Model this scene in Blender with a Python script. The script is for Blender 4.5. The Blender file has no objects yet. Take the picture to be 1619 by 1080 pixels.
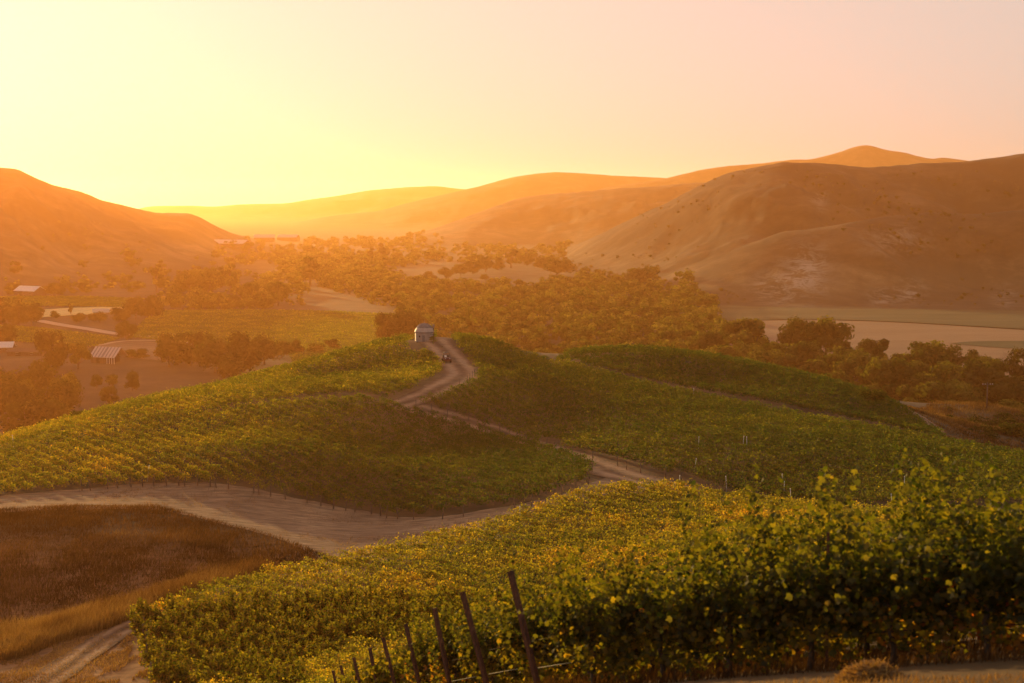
import bpy, bmesh, math, random
import numpy as np
from mathutils import Vector, Matrix
R = math.radians
SC = bpy.context.scene
COL = SC.collection
random.seed(7)
rng = np.random.default_rng(7)

# ------------------------------------------------------------------ camera
FPX, CX, CY = 2248.6, 809.5, 540.0           # 50 mm lens seen on a 1619 x 1080 frame
ZC = 85.0                                    # eye height above the valley floor
PITCH = math.atan(220 / FPX)
cam_d = bpy.data.cameras.new('camera')
cam_d.lens = 50; cam_d.sensor_width = 36
cam_d.clip_start = 0.1; cam_d.clip_end = 60000
cam_d.dof.use_dof = True
cam_d.dof.focus_distance = 210
cam_d.dof.aperture_fstop = 1.9
cam = bpy.data.objects.new('camera', cam_d); COL.objects.link(cam)
cam.location = (0, 0, ZC)
cam.rotation_euler = (R(90) - PITCH, 0, 0)
SC.camera = cam

# ------------------------------------------------------------------ sky and sun
SUN_AZ, SUN_EL = -29.0, 6.2                  # degrees from the view axis (minus = left), above the horizon
w = bpy.data.worlds.new('World'); SC.world = w; w.use_nodes = True
nt = w.node_tree
bg = nt.nodes['Background']
sky = nt.nodes.new('ShaderNodeTexSky'); sky.sky_type = 'NISHITA'
sky.sun_disc = False
sky.sun_elevation = R(SUN_EL); sky.sun_rotation = R(SUN_AZ)
sky.air_density = 1.0; sky.dust_density = 4.0; sky.ozone_density = 3.0
tint = nt.nodes.new('ShaderNodeMix'); tint.data_type = 'RGBA'; tint.blend_type = 'MULTIPLY'
tint.inputs[0].default_value = 1.0          # warm cast, after the range of the sky is evened out
tint.inputs[7].default_value = (3.2,2.48,2.1, 1)   # warm white balance of the photograph

gam = nt.nodes.new('ShaderNodeGamma'); gam.inputs[1].default_value = 0.2   # evens out the range between the bright left and the right
nt.links.new(sky.outputs[0], gam.inputs[0]); nt.links.new(gam.outputs[0], tint.inputs[6]); nt.links.new(tint.outputs[2], bg.inputs[0])
bg.inputs[1].default_value = 0.13
sd = bpy.data.lights.new('sun', 'SUN'); sd.energy = 5.0; sd.angle = R(0.6)
sd.color = (1.0,.5,.16)
sun = bpy.data.objects.new('sun', sd); COL.objects.link(sun)
SUN_DIR = Vector((math.sin(R(SUN_AZ)) * math.cos(R(SUN_EL)), math.cos(R(SUN_AZ)) * math.cos(R(SUN_EL)), math.sin(R(SUN_EL))))
sun.rotation_euler = SUN_DIR.to_track_quat('Z', 'Y').to_euler()
sun.location = (-200, 200, 300)
vs = SC.view_settings
vs.view_transform = 'Standard'; vs.look = 'None'; vs.gamma = 1.0; vs.use_curve_mapping = False
vs.exposure = .65
HAZE_DENSITY, HAZE_G, HAZE_TOP = 0.000185, 0.57, 290.0
SC.cycles.use_denoising = True
SC.cycles.max_bounces = 6; SC.cycles.diffuse_bounces = 3; SC.cycles.transmission_bounces = 4
SC.cycles.transparent_max_bounces = 6; SC.cycles.volume_bounces = 0

# ------------------------------------------------------------------ node helpers
def mat(name, col=(.5, .5, .5), rough=.9):
    m = bpy.data.materials.new(name); m.use_nodes = True
    b = m.node_tree.nodes['Principled BSDF']
    b.inputs['Base Color'].default_value = (*col, 1); b.inputs['Roughness'].default_value = rough
    b.inputs['Specular IOR Level'].default_value = 0.15
    return m
class NT:
    def __init__(s, m):
        s.t = m.node_tree; s.b = s.t.nodes.get('Principled BSDF'); s.out = s.t.nodes['Material Output']
    def n(s, kind, **kw):
        nd = s.t.nodes.new('ShaderNode' + kind)
        for k, v in kw.items(): setattr(nd, k, v)
        return nd
    def l(s, a, b): s.t.links.new(a, b)
    def coord(s, scale=(1, 1, 1), rot=(0, 0, 0)):
        c = s.n('TexCoord'); m = s.n('Mapping')
        m.inputs['Scale'].default_value = scale; m.inputs['Rotation'].default_value = rot
        s.l(c.outputs['Object'], m.inputs[0]); return m.outputs[0]
    def noise(s, scale, detail=4, rough=.6, vec=None, dist=0):
        nd = s.n('TexNoise'); nd.inputs['Scale'].default_value = scale; nd.inputs['Detail'].default_value = detail
        nd.inputs['Roughness'].default_value = rough; nd.inputs['Distortion'].default_value = dist
        s.l(vec if vec is not None else s.coord(), nd.inputs['Vector']); return nd.outputs['Fac']
    def ramp(s, fac, stops):
        r = s.n('ValToRGB'); el = r.color_ramp.elements
        while len(el) < len(stops): el.new(.5)
        for e, (p, c) in zip(el, stops): e.position = p; e.color = (*c, 1) if len(c) == 3 else c
        s.l(fac, r.inputs[0]); return r.outputs[0]
    def mix(s, fac, a, b, mode='MIX'):
        m = s.n('Mix', data_type='RGBA', blend_type=mode)
        for sock, v in ((m.inputs[0], fac), (m.inputs[6], a), (m.inputs[7], b)):
            if hasattr(v, 'links'): s.l(v, sock)
            elif isinstance(v, (int, float)): sock.default_value = v
            else: sock.default_value = (*v, 1)
        return m.outputs[2]
    def attr(s, name):
        a = s.n('Attribute', attribute_name=name); return a.outputs['Fac']
    def math(s, op, a, b=None, clamp=False):
        m = s.n('Math', operation=op, use_clamp=clamp)
        for sock, v in ((m.inputs[0], a), (m.inputs[1], b)):
            if v is None: continue
            if hasattr(v, 'links'): s.l(v, sock)
            else: sock.default_value = v
        return m.outputs[0]
    def bump(s, h, strength, dist):
        b = s.n('Bump'); b.inputs['Strength'].default_value = strength; b.inputs['Distance'].default_value = dist
        s.l(h, b.inputs['Height']); s.l(b.outputs[0], s.b.inputs['Normal'])
    def color(s, c): s.l(c, s.b.inputs['Base Color'])

# ------------------------------------------------------------------ terrain maths
def vnoise(x, y, seed=0):
    xi = np.floor(x).astype(np.int64); yi = np.floor(y).astype(np.int64)
    fx = x - xi; fy = y - yi
    fx = fx * fx * fx * (fx * (fx * 6 - 15) + 10); fy = fy * fy * fy * (fy * (fy * 6 - 15) + 10)
    def h(a, b):
        n = (a * 374761393 + b * 668265263 + seed * 1274126177) & 0xffffffff
        n = ((n ^ (n >> 13)) * 1274126177) & 0xffffffff
        return ((n ^ (n >> 16)) & 0xffffff) / float(0xffffff)
    a = h(xi, yi); b = h(xi + 1, yi); c = h(xi, yi + 1); d = h(xi + 1, yi + 1)
    return (a * (1 - fx) + b * fx) * (1 - fy) + (c * (1 - fx) + d * fx) * fy
def fbm(x, y, oct=4, seed=0):
    s = 0; amp = 1; tot = 0
    for i in range(oct):
        s = s + amp * vnoise(x, y, seed + i); tot += amp; amp *= .5; x = x * 2.03 + 17.3; y = y * 2.03 - 9.1
    return s / tot * 2 - 1
def ss(a, b, x):
    t = np.clip((x - a) / (b - a), 0, 1); return t * t * (3 - 2 * t)
cp, sp = math.cos(PITCH), math.sin(PITCH)
def unproj(px, py, Y):
    u = (px - CX) / FPX; v = (CY - py) / FPX
    return u / (cp + v * sp) * Y, Y, ZC + (-sp + v * cp) / (cp + v * sp) * Y
def proj(x, y, z):
    z = z - ZC; f = y * cp - z * sp; up = y * sp + z * cp
    return CX + FPX * x / f, CY - FPX * up / f

# ground heights read off the view: pixel column, pixel row, metres away
CTRL = [
 (870,1095,24),(1100,1078,20.7),(1350,1066,18.3),(1619,1052,16.3),(1560,1080,15.5),(1300,1090,16.5),
 (497,1150,57),(300,1110,92),(240,1080,100),(200,985,118),(100,1050,108),(0,1010,122),(0,1080,104),(60,1010,118),
 (540,893,140),(700,857,152),(830,812,163),(930,778,172),(1075,772,178),(1250,792,172),(1450,812,160),(1619,825,150),
 (900,985,115),(700,1000,110),(1100,920,120),(1300,880,125),(1000,860,145),(1619,900,115),
 (530,885,144),(420,850,152),(250,800,166),(100,800,166),(0,805,165),(0,900,138),(200,900,138),(350,900,140),(0,960,130),
 (0,790,175),(250,768,180),(430,784,174),(650,822,168),(830,800,168),(930,768,175),
 (700,800,172),(560,815,170),
 (640,642,230),(690,612,244),(730,595,258),(700,566,280),(680,540,296),(670,533,302),(735,538,300),
 (600,548,297),(500,575,285),(400,600,275),(300,628,265),(200,650,256),(100,680,246),(0,706,236),
 (550,640,232),(400,660,219),(250,700,206),(100,745,192),(400,720,189),(600,720,203),(750,690,221),(820,730,199),(550,600,268),
 (800,562,290),(870,585,278),(900,582,284),(1000,612,266),(1200,655,244),(1350,682,232),(1480,705,224),(1619,730,214),
 (850,640,240),(1000,700,208),(1200,730,192),(1400,755,184),(1619,780,176),(1000,650,236),(1250,690,215),
 (900,572,300),(960,557,314),(1020,556,316),(1100,566,312),(1200,584,304),(1330,615,288),(1420,650,268),(1490,693,243),
 (1100,612,280),(1300,652,258),(1000,580,296),
 (1520,700,262),(1560,690,285),(1619,690,300),(1600,665,325),(1540,668,320),(1480,645,355),(1550,640,352),(1619,655,350),(1540,690,275),
]
WORLD = [  # x, y, z straight: ground the view does not show
 (0,0,82.2),(12,5,83.0),(-12,4,80),(40,0,83),(0,-30,84),(-60,0,70),(60,30,77),(45,60,68),(-50,40,62),(-80,90,48),(80,100,58),
 (110,140,50),(110,180,46),(130,230,42),(130,290,30),(-95,150,46),(-120,200,38),(-150,260,20),(-120,100,38),(60,420,5),(0,400,8),
 (-40,380,18),(-60,345,33),(20,355,34),(-110,330,22),(-150,330,5),(-100,420,3),(130,420,14),(110,370,26),(60,375,30),(180,370,20),(200,300,20),
 (-160,400,0),(0,470,0),(100,480,0),(200,450,0),(-230,300,0),(-230,180,14),(250,200,30),(-90,258,37),(-115,246,30),
 (-250,60,30),(250,60,60),(0,-200,60),(-250,-100,30),(250,-150,60),(-190,420,0),(-100,480,0),(300,400,0),(-70,300,37),(-20,330,44),(-10,345,40),
]
_pts = [unproj(*c) for c in CTRL] + WORLD
_P = np.array([(p[0], p[1]) for p in _pts]) / 100.0
_Z = np.array([p[2] for p in _pts])
def _U(d2): return np.where(d2 > 1e-12, d2 * np.log(np.maximum(d2, 1e-12)), 0.0)
_n = len(_P)
_A = np.zeros((_n + 3, _n + 3))
_d2 = ((_P[:, None] - _P[None]) ** 2).sum(2)
_A[:_n, :_n] = _U(_d2) + np.eye(_n) * 0.004
_A[:_n, _n] = 1; _A[:_n, _n + 1:] = _P; _A[_n, :_n] = 1; _A[_n + 1:, :_n] = _P.T
_W = np.linalg.solve(_A, np.concatenate([_Z, [0, 0, 0]]))
def tps(x, y):
    x = np.asarray(x, float) / 100; y = np.asarray(y, float) / 100
    out = np.full(x.shape, _W[_n]) + _W[_n + 1] * x + _W[_n + 2] * y
    for i in range(_n):
        out += _W[i] * _U((x - _P[i, 0]) ** 2 + (y - _P[i, 1]) ** 2)
    return out

# hill layers: crest as (pixel column, pixel row, metres away), width of the near face, of the far face
HILLS = [
 ('left', [(-900,150,1900),(-300,200,2000),(-100,245,2050),(0,265,2100),(30,268,2120),(60,284,2160),(85,293,2200),(130,303,2280),(160,317,2330),(215,329,2420),(240,336,2480),
           (300,337,2560),(315,342,2600),(340,357,2680),(370,371,2780),(400,377,2900),(440,383,3000),(520,386,3000)], 800, 900),
 ('left_low', [(-900,330,1750),(-200,352,1750),(0,362,1800),(100,360,1900),(200,366,2000),(290,376,2200),(345,390,2400),(420,396,2500)], 260, 400),
 ('right', [(820,426,2300),(860,415,2250),(885,404,2200),(930,380,2100),(1000,345,2000),(1060,318,1930),(1100,296,1880),(1150,273,1840),(1200,263,1820),(1240,256,1800),(1300,258,1820),
            (1370,264,1860),(1450,258,1900),(1530,255,1920),(1619,243,1900),(1900,200,1850),(2600,180,1700)], 600, 900),
 ('spur', [(840,452,1900),(900,446,1700),(985,440,1560),(1040,430,1500),(1080,418,1470),(1130,402,1440),(1180,386,1420),(1240,366,1400),(1290,361,1400),(1340,352,1420),(1400,342,1460),
           (1470,336,1500),(1550,338,1500),(1619,330,1480),(2000,310,1450),(2600,300,1400)], 260, 330),
 ('middle_low', [(560,384,3200),(640,376,3300),(700,357,3300),(750,338,3300),(800,320,3300),(830,311,4450),(870,307,3300),(950,300,3300),(1040,293,3300),(1090,289,3300),(1200,285,3300),(1500,300,3300)], 650, 700),
 ('middle', [(380,380,5600),(470,352,5600),(520,342,5500),(600,333,5500),(640,322,5500),(700,308,5500),(760,294,5500),(810,280,5500),(850,274,5500),(880,272,5500),(920,274,5600),
             (980,278,5600),(1050,281,5600),(1100,284,5600),(1300,290,5600)], 1000, 900),
 ('far_left', [(100,380,8200),(180,345,8200),(222,329,8200),(240,326,8200),(300,325,8200),(340,327,8200),(380,323,8200),(450,322,8200),(500,314,8200),(530,310,8200),(580,301,8200),
               (640,296,8200),(690,294,8200),(720,298,8200),(800,305,8200),(1000,315,8200)], 1500, 1500),
 ('far_right', [(850,330,4800),(960,295,4800),(1040,285,4800),(1070,278,4800),(1110,268,4800),(1150,262,4800),(1215,257,4800),(1250,252,4800),(1285,250,4800),(1310,245,4800),(1335,238,4800),
                (1352,231,4800),(1370,227,4800),(1385,231,4800),(1405,237,4800),(1430,241,4800),(1455,248,4800),(1475,251,4800),(1490,248,4800),(1512,252,4800),(1600,262,4800),(1900,290,4800)], 700, 900),
]
_H = []
for name, pts, wf, wb in HILLS:
    gx = np.arange(pts[0][0], pts[-1][0] + 1, 4.0)
    gy = np.interp(gx, [p[0] for p in pts], [p[1] for p in pts]); gD = np.interp(gx, [p[0] for p in pts], [p[2] for p in pts])
    def blur(a, sg):
        k = np.exp(-.5 * (np.arange(-60, 61) / sg) ** 2); k /= k.sum(); return np.convolve(np.pad(a, 60, 'edge'), k, 'valid')
    gy = blur(gy, 1.6); gD = blur(gD, 18)
    qx, qy, qz = unproj(gx, gy, gD)
    _H.append((name, qx / qy, gD, qz, wf, wb))
def hills(x, y):
    out = np.zeros(x.shape)
    yy = np.maximum(y, 1.0); a = x / yy
    for name, ta, tD, tz, wf, wb in _H:
        D = np.interp(a, ta, tD); z = np.interp(a, ta, tz)
        edge = ss(ta[0], ta[0] + .04, a) * (1 - ss(ta[-1] - .04, ta[-1], a))
        t = np.where(y < D, 1 - (D - y) / wf, 1 - (y - D) / wb)
        m = (t > 0) & (y > 300)
        if not m.any(): continue
        tm = np.clip(t[m], 0, 1)
        prof = .55 * tm + .45 * tm * tm * (3 - 2 * tm)
        prof = np.where(tm > .9, prof - 1.6 * (tm - .9) ** 2, prof) / .984
        X, Yv = x[m], y[m]
        zz = z[m]
        k = 1 if wf < 900 else 2.4
        wx = X + 40 * k * fbm(X / (300 * k), Yv / (300 * k), 2, 41)
        gul = .68 * (1 - 1.5 * np.abs(fbm(wx / (230 * k) + Yv / (700 * k), Yv / (420 * k), 4, 11))) + .32 * (1 - 1.6 * np.abs(fbm(wx / (75 * k) + Yv / (260 * k), Yv / (150 * k), 4, 13)))
        amp = np.minimum(zz * .34, 48 * k) * np.sin(np.pi * np.clip(tm, 0, 1)) ** 1.0
        hz = zz * prof + (gul - .75) * amp + fbm(X / 24, Yv / 24, 3, 5) * np.clip(tm * 6, 0, 1) * .9
        hz *= edge[m]
        out[m] = np.maximum(out[m], hz)
    return out
def ground_z(x, y):
    x = np.atleast_1d(np.asarray(x, float)); y = np.atleast_1d(np.asarray(y, float))
    r = np.hypot(x, y - 150)
    out = hills(x, y) + fbm(x / 130, y / 130, 3, 3) * .5 * ss(300, 700, r)
    m = r < 420
    if m.any():
        t = tps(x[m], y[m])
        k = 1 - ss(300, 410, r[m])
        f = np.maximum(t, 0) + .0
        soft = np.log1p(np.exp(np.clip(t / 2.0, -30, 30))) * 2.0
        soft = np.where(t > 40, t, soft)
        out[m] = soft * k + out[m] * (1 - k)
    return out
def gz(x, y): return float(ground_z(x, y)[0])
def at(px, py, Y=None, lift=0.0):
    """where the line of sight through a pixel meets the ground"""
    if Y is not None:
        x, y, _ = unproj(px, py, Y); return x, y
    Ys = np.concatenate([np.linspace(10, 420, 2500), np.geomspace(421, 12000, 3000)])
    x, y, z = unproj(px, py, Ys)
    g = ground_z(x, y) + lift
    hit = np.nonzero(z <= g)[0]
    i = hit[0] if len(hit) else len(Ys) - 1
    return float(x[i]), float(y[i])
def pip(x, y, poly):
    inside = np.zeros(np.shape(x), bool); n = len(poly)
    for i in range(n):
        x0, y0 = poly[i]; x1, y1 = poly[(i + 1) % n]
        if y0 == y1: continue
        c = ((y0 > y) != (y1 > y)) & (x < (x1 - x0) * (y - y0) / (y1 - y0) + x0)
        inside ^= c
    return inside
def poly_px(pts):
    return [at(*p) for p in pts]

# ------------------------------------------------------------------ mesh helpers
def mesh_np(name, V, faces_list, m=None, parent=None, smooth=False, attrs=None):
    """faces_list: list of int arrays (n,k); attrs: dict name -> per-face float array"""
    me = bpy.data.meshes.new(name)
    V = np.ascontiguousarray(V, dtype=np.float32)
    me.vertices.add(len(V)); me.vertices.foreach_set('co', V.ravel())
    loops = np.concatenate([f.ravel() for f in faces_list]).astype(np.int32)
    tot = np.concatenate([np.full(len(f), f.shape[1], np.int32) for f in faces_list])
    st = np.concatenate([[0], np.cumsum(tot)[:-1]]).astype(np.int32)
    me.loops.add(len(loops)); me.loops.foreach_set('vertex_index', loops)
    me.polygons.add(len(tot)); me.polygons.foreach_set('loop_start', st); me.polygons.foreach_set('loop_total', tot)
    if smooth: me.polygons.foreach_set('use_smooth', np.ones(len(tot), bool))
    me.update(calc_edges=True); me.validate()
    for k, (dom, arr) in (attrs or {}).items():
        a = me.attributes.new(k, 'FLOAT', dom); a.data.foreach_set('value', np.ascontiguousarray(arr, dtype=np.float32))
    if m: me.materials.append(m)
    o = bpy.data.objects.new(name, me); COL.objects.link(o)
    if parent: o.parent = parent
    return o
def tag(o, label=None, cat=None, group=None, kind=None):
    if label: o['label'] = label
    if cat: o['category'] = cat
    if group: o['group'] = group
    if kind: o['kind'] = kind
    return o
def empty(name, loc, rz=0, **kw):
    o = bpy.data.objects.new(name, None); COL.objects.link(o)
    o.empty_display_size = .3
    o.location = loc; o.rotation_euler = (0, 0, rz); return tag(o, **kw)
def copy_tree(o, parent=None):
    c = o.copy(); COL.objects.link(c); c.parent = parent
    for ch in list(o.children): copy_tree(ch, c)
    return c
class MB:
    """collects boxes, tubes, lathes; build() links them as one mesh object"""
    def __init__(s): s.v = []; s.f = []
    def add(s, vs, fs):
        k = len(s.v); s.v += [tuple(v) for v in vs]; s.f += [tuple(i + k for i in f) for f in fs]; return s
    def box(s, c, d, rz=0, rx=0, ry=0):
        M = Matrix.Rotation(rz, 3, 'Z') @ Matrix.Rotation(ry, 3, 'Y') @ Matrix.Rotation(rx, 3, 'X')
        vs = [Vector(c) + M @ Vector((a * d[0] / 2, b * d[1] / 2, e * d[2] / 2)) for a in (-1, 1) for b in (-1, 1) for e in (-1, 1)]
        return s.add(vs, [(0, 1, 3, 2), (4, 6, 7, 5), (0, 4, 5, 1), (2, 3, 7, 6), (0, 2, 6, 4), (1, 5, 7, 3)])
    def tube(s, pts, rad, n=6, cap=True):
        pts = [Vector(p) for p in pts]
        if not hasattr(rad, '__len__'): rad = [rad] * len(pts)
        ring = []
        for i, p in enumerate(pts):
            d = (pts[min(i + 1, len(pts) - 1)] - pts[max(i - 1, 0)]).normalized()
            u = d.cross(Vector((0, 0, 1)) if abs(d.z) < .9 else Vector((1, 0, 0))).normalized(); v = d.cross(u)
            ring.append([p + (u * math.cos(2 * math.pi * j / n) + v * math.sin(2 * math.pi * j / n)) * rad[i] for j in range(n)])
        vs = [q for r in ring for q in r]
        fs = [(i * n + j, i * n + (j + 1) % n, (i + 1) * n + (j + 1) % n, (i + 1) * n + j) for i in range(len(pts) - 1) for j in range(n)]
        if cap: fs += [tuple(range(n - 1, -1, -1)), tuple((len(pts) - 1) * n + j for j in range(n))]
        return s.add(vs, fs)
    def lathe(s, prof, n=24, c=(0, 0, 0), cap=True):
        vs = [(c[0] + r * math.cos(2 * math.pi * j / n), c[1] + r * math.sin(2 * math.pi * j / n), c[2] + z) for r, z in prof for j in range(n)]
        fs = [(i * n + j, i * n + (j + 1) % n, (i + 1) * n + (j + 1) % n, (i + 1) * n + j) for i in range(len(prof) - 1) for j in range(n)]
        if cap: fs += [tuple(range(n - 1, -1, -1)), tuple((len(prof) - 1) * n + j for j in range(n))]
        return s.add(vs, fs)
    def prism(s, outline, axis, a, b):
        """outline in the plane across axis ('x' or 'y'), pushed from a to b"""
        n = len(outline)
        f = (lambda p, t: (t, p[0], p[1])) if axis == 'x' else (lambda p, t: (p[0], t, p[1]))
        vs = [f(p, a) for p in outline] + [f(p, b) for p in outline]
        fs = [tuple(range(n)), tuple(range(2 * n - 1, n - 1, -1))] + [(i, i + n, (i + 1) % n + n, (i + 1) % n) for i in range(n)]
        return s.add(vs, fs)
    def build(s, name, m, parent=None, smooth=False, bevel=0):
        me = bpy.data.meshes.new(name); me.from_pydata(s.v, [], s.f); me.update()
        bm = bmesh.new(); bm.from_mesh(me); bmesh.ops.recalc_face_normals(bm, faces=bm.faces)
        if bevel: bmesh.ops.bevel(bm, geom=[e for e in bm.edges], offset=bevel, segments=2, affect='EDGES', profile=.6)
        bm.to_mesh(me); bm.free()
        if smooth:
            for p in me.polygons: p.use_smooth = True
        me.materials.append(m)
        o = bpy.data.objects.new(name, me); COL.objects.link(o)
        if parent: o.parent = parent
        return o
# ------------------------------------------------------------------ the ground: one sheet out to the horizon
M_ground = mat('ground_earth', rough=1)
def build_ground():
    th = np.concatenate([np.arange(-180, -28, 3.0), np.arange(-28, 28, .085), np.arange(28, 180, 3.0)])
    r = np.concatenate([[0.4], np.geomspace(1.0, 14500, 960)])
    T, RR = np.meshgrid(np.radians(th), r)
    X = RR * np.sin(T); Y = RR * np.cos(T)
    Z = ground_z(X.ravel(), Y.ravel()).reshape(X.shape)
    nr, nc = X.shape
    V = np.stack([X, Y, Z], -1).reshape(-1, 3)
    i = np.arange(nr - 1)[:, None] * nc; j = np.arange(nc)[None]; j2 = (j + 1) % nc
    F = np.stack([i + j, i + j2, i + nc + j2, i + nc + j], -1).reshape(-1, 4)
    x_, y_ = X.ravel(), Y.ravel(); px, py = proj(x_, np.maximum(y_, 1), V[:, 2])
    valley = ss(330, 480, np.hypot(x_, y_ - 150)) * (1 - ss(1, 14, V[:, 2]))            # dry river flats
    spot = lambda cx, cy, rx, ry: np.exp(-((px - cx) / rx) ** 2 - ((py - cy) / ry) ** 2)
    rock = np.clip(spot(1275, 430, 34, 40) + spot(1225, 455, 32, 22) + .8 * spot(1395, 470, 20, 14) + .8 * spot(1440, 462, 22, 16) + .6 * spot(1420, 380, 50, 22) + .5 * spot(1295, 312, 14, 22) + .6 * spot(1590, 470, 18, 16), 0, 1) * (y_ > 1000) * (y_ < 1900)
    o = mesh_np('ground', V, [F, np.arange(nc)[None, ::-1]], M_ground, smooth=True, attrs={'valley': ('POINT', valley), 'rock': ('POINT', rock), 'hill_shade': ('POINT', ss(14, 40, V[:, 2]) * ss(700, 900, y_)), 'sun_warm_bank': ('POINT', ss(-8, -16, x_) * ss(60, 80, y_) * (1 - ss(135, 160, y_)))})
    tag(o, kind='structure')
    return o
def ground_material():
    n = NT(M_ground)
    big = n.noise(.004, 5, .6); mid = n.noise(.03, 5, .65); fine = n.noise(.6, 6, .7)
    dry = n.ramp(mid, [(.3, (.14, .078, .036)), (.55, (.21, .122, .056)), (.75, (.28, .17, .082))])
    scrub = n.ramp(n.noise(.012, 6, .7), [(.36, (0, 0, 0)), (.54, (1, 1, 1))])
    c = n.mix(n.math('MULTIPLY', scrub, .9), dry, (.055, .042, .020))
    c = n.mix(.35, c, n.ramp(fine, [(.3, (.4, .4, .4)), (.7, (1.2, 1.2, 1.2))]), 'MULTIPLY')
    c = n.mix(n.attr('valley'), c, n.ramp(n.noise(.02, 5, .7), [(.3, (.030, .024, .011)), (.55, (.06, .040, .020)), (.75, (.10, .065, .033))]))
    c = n.mix(n.attr('hill_shade'), c, n.mix(1, c, (.58, .50, .46), 'MULTIPLY'))  # hills multiplied darker, their shade put into the colour
    c = n.mix(n.attr('sun_warm_bank'), c, n.ramp(n.noise(.9, 5, .7, n.coord((.4, 1.6, 1)), .3), [(.3, (.13, .058, .024)), (.6, (.25, .12, .05)), (.8, (.33, .18, .08))]))  # orange-brown bank earth, with sunlit warmth put into its colour
    rk = n.math('MULTIPLY', n.attr('rock'), n.ramp(n.noise(.05, 6, .8, n.coord((1, 1, .35)), .6), [(.45, (0, 0, 0)), (.58, (1, 1, 1))]))
    c = n.mix(rk, c, (.30, .225, .155))
    n.color(c)
    n.bump(n.math('ADD', n.math('MULTIPLY', fine, .15), n.math('MULTIPLY', mid, 1.6)), .8, 1.0)
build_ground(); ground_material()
# ------------------------------------------------------------------ tracks, clearing, fields: sheets laid on the ground
def resample(pts, step):
    P = [np.array(p, float) for p in pts]; out = []
    n = len(P)
    for i in range(n - 1):
        p0 = P[max(i - 1, 0)]; p1 = P[i]; p2 = P[i + 1]; p3 = P[min(i + 2, n - 1)]
        k = max(2, int(np.linalg.norm(p2 - p1) / step))
        for t in np.arange(k) / k:
            out.append(.5 * (2 * p1 + (p2 - p0) * t + (2 * p0 - 5 * p1 + 4 * p2 - p3) * t * t + (3 * p1 - p0 - 3 * p2 + p3) * t ** 3))
    out.append(P[-1]); return np.array(out)
def even(pts, n):
    P = resample(pts, 1.5); d = np.concatenate([[0], np.cumsum(np.hypot(*np.diff(P, axis=0).T))])
    s = np.linspace(0, d[-1], n); return np.stack([np.interp(s, d, P[:, 0]), np.interp(s, d, P[:, 1])], 1)
def loft(name, A, B, m, na, nb, lift=.05, wob=0, **kw):
    a = even(A, na); b = even(B, na)
    t = np.linspace(0, 1, nb)[None, :, None]
    G = a[:, None] * (1 - t) + b[:, None] * t
    if wob:
        for col, sg in ((0, 1), (-1, -1)):
            d = (b - a); d /= np.linalg.norm(d, axis=1)[:, None] + 1e-9
            G[:, col] += d * (fbm(a[:, 0] / 3, a[:, 1] / 3, 3, 8) * wob)[:, None]
    X = G[..., 0].ravel(); Y = G[..., 1].ravel()
    Z = ground_z(X, Y) + lift
    i = np.arange(na - 1)[:, None] * nb; j = np.arange(nb - 1)[None]
    F = np.stack([i + j, i + j + 1, i + nb + j + 1, i + nb + j], -1).reshape(-1, 4)
    tt = np.broadcast_to(t[..., 0], (na, nb)).ravel()
    o = mesh_np(name, np.stack([X, Y, Z], 1), [F], m, smooth=True, attrs={'across': ('POINT', tt)})
    if o.data.polygons[0].normal.z < 0: o.data.flip_normals()
    return tag(o, kind=kw.get('kind', 'structure'))
def strip(name, pts, width, m, step=1.2, nb=9, lift=.06, wob=.25, **kw):
    P = resample(pts, step); W = np.interp(np.linspace(0, 1, len(P)), np.linspace(0, 1, len(pts)), width) if hasattr(width, '__len__') else np.full(len(P), width)
    T = np.gradient(P, axis=0); T /= np.linalg.norm(T, axis=1)[:, None]; N = np.stack([-T[:, 1], T[:, 0]], 1)
    return loft(name, P + N * W[:, None] / 2, P - N * W[:, None] / 2, m, len(P), nb, lift, wob, **kw)

M_road = mat('packed_dirt', rough=1)
n = NT(M_road)
ac = n.attr('across')
# two wheel tracks worn paler and smoother than the crown and verges
ruts = n.math('COSINE', n.math('MULTIPLY', ac, 12.566))
rutm = n.math('ADD', n.math('MULTIPLY', ruts, -.22), n.math('MULTIPLY', n.noise(.35, 5, .7, dist=.6), 1.0))
c = n.ramp(rutm, [(.25, (.12, .067, .037)), (.5, (.22, .126, .069)), (.75, (.33, .20, .115))])
c = n.mix(.5, c, n.ramp(n.noise(2.2, 5, .75), [(.3, (.55, .55, .55)), (.7, (1.2, 1.2, 1.2))]), 'MULTIPLY')
n.color(c); n.bump(n.math('ADD', n.noise(1.3, 6, .7), n.math('MULTIPLY', ruts, .5)), .7, .25)

M_clear = mat('mown_dry_grass', rough=1)
n = NT(M_clear)
st = n.noise(1.0, 5, .7, n.coord((.30, 1.6, 1), (0, 0, R(20))), .4)
c = n.ramp(st, [(.3, (.13, .08, .05)), (.5, (.26, .165, .098)), (.72, (.42, .28, .165))])
c = n.mix(.45, c, n.ramp(n.noise(.09, 4, .6), [(.35, (.55, .5, .45)), (.65, (1.25, 1.2, 1.1))]), 'MULTIPLY')
n.color(c); n.bump(n.math('ADD', st, n.math('MULTIPLY', n.noise(3, 5, .7), .4)), .9, .5)

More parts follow.
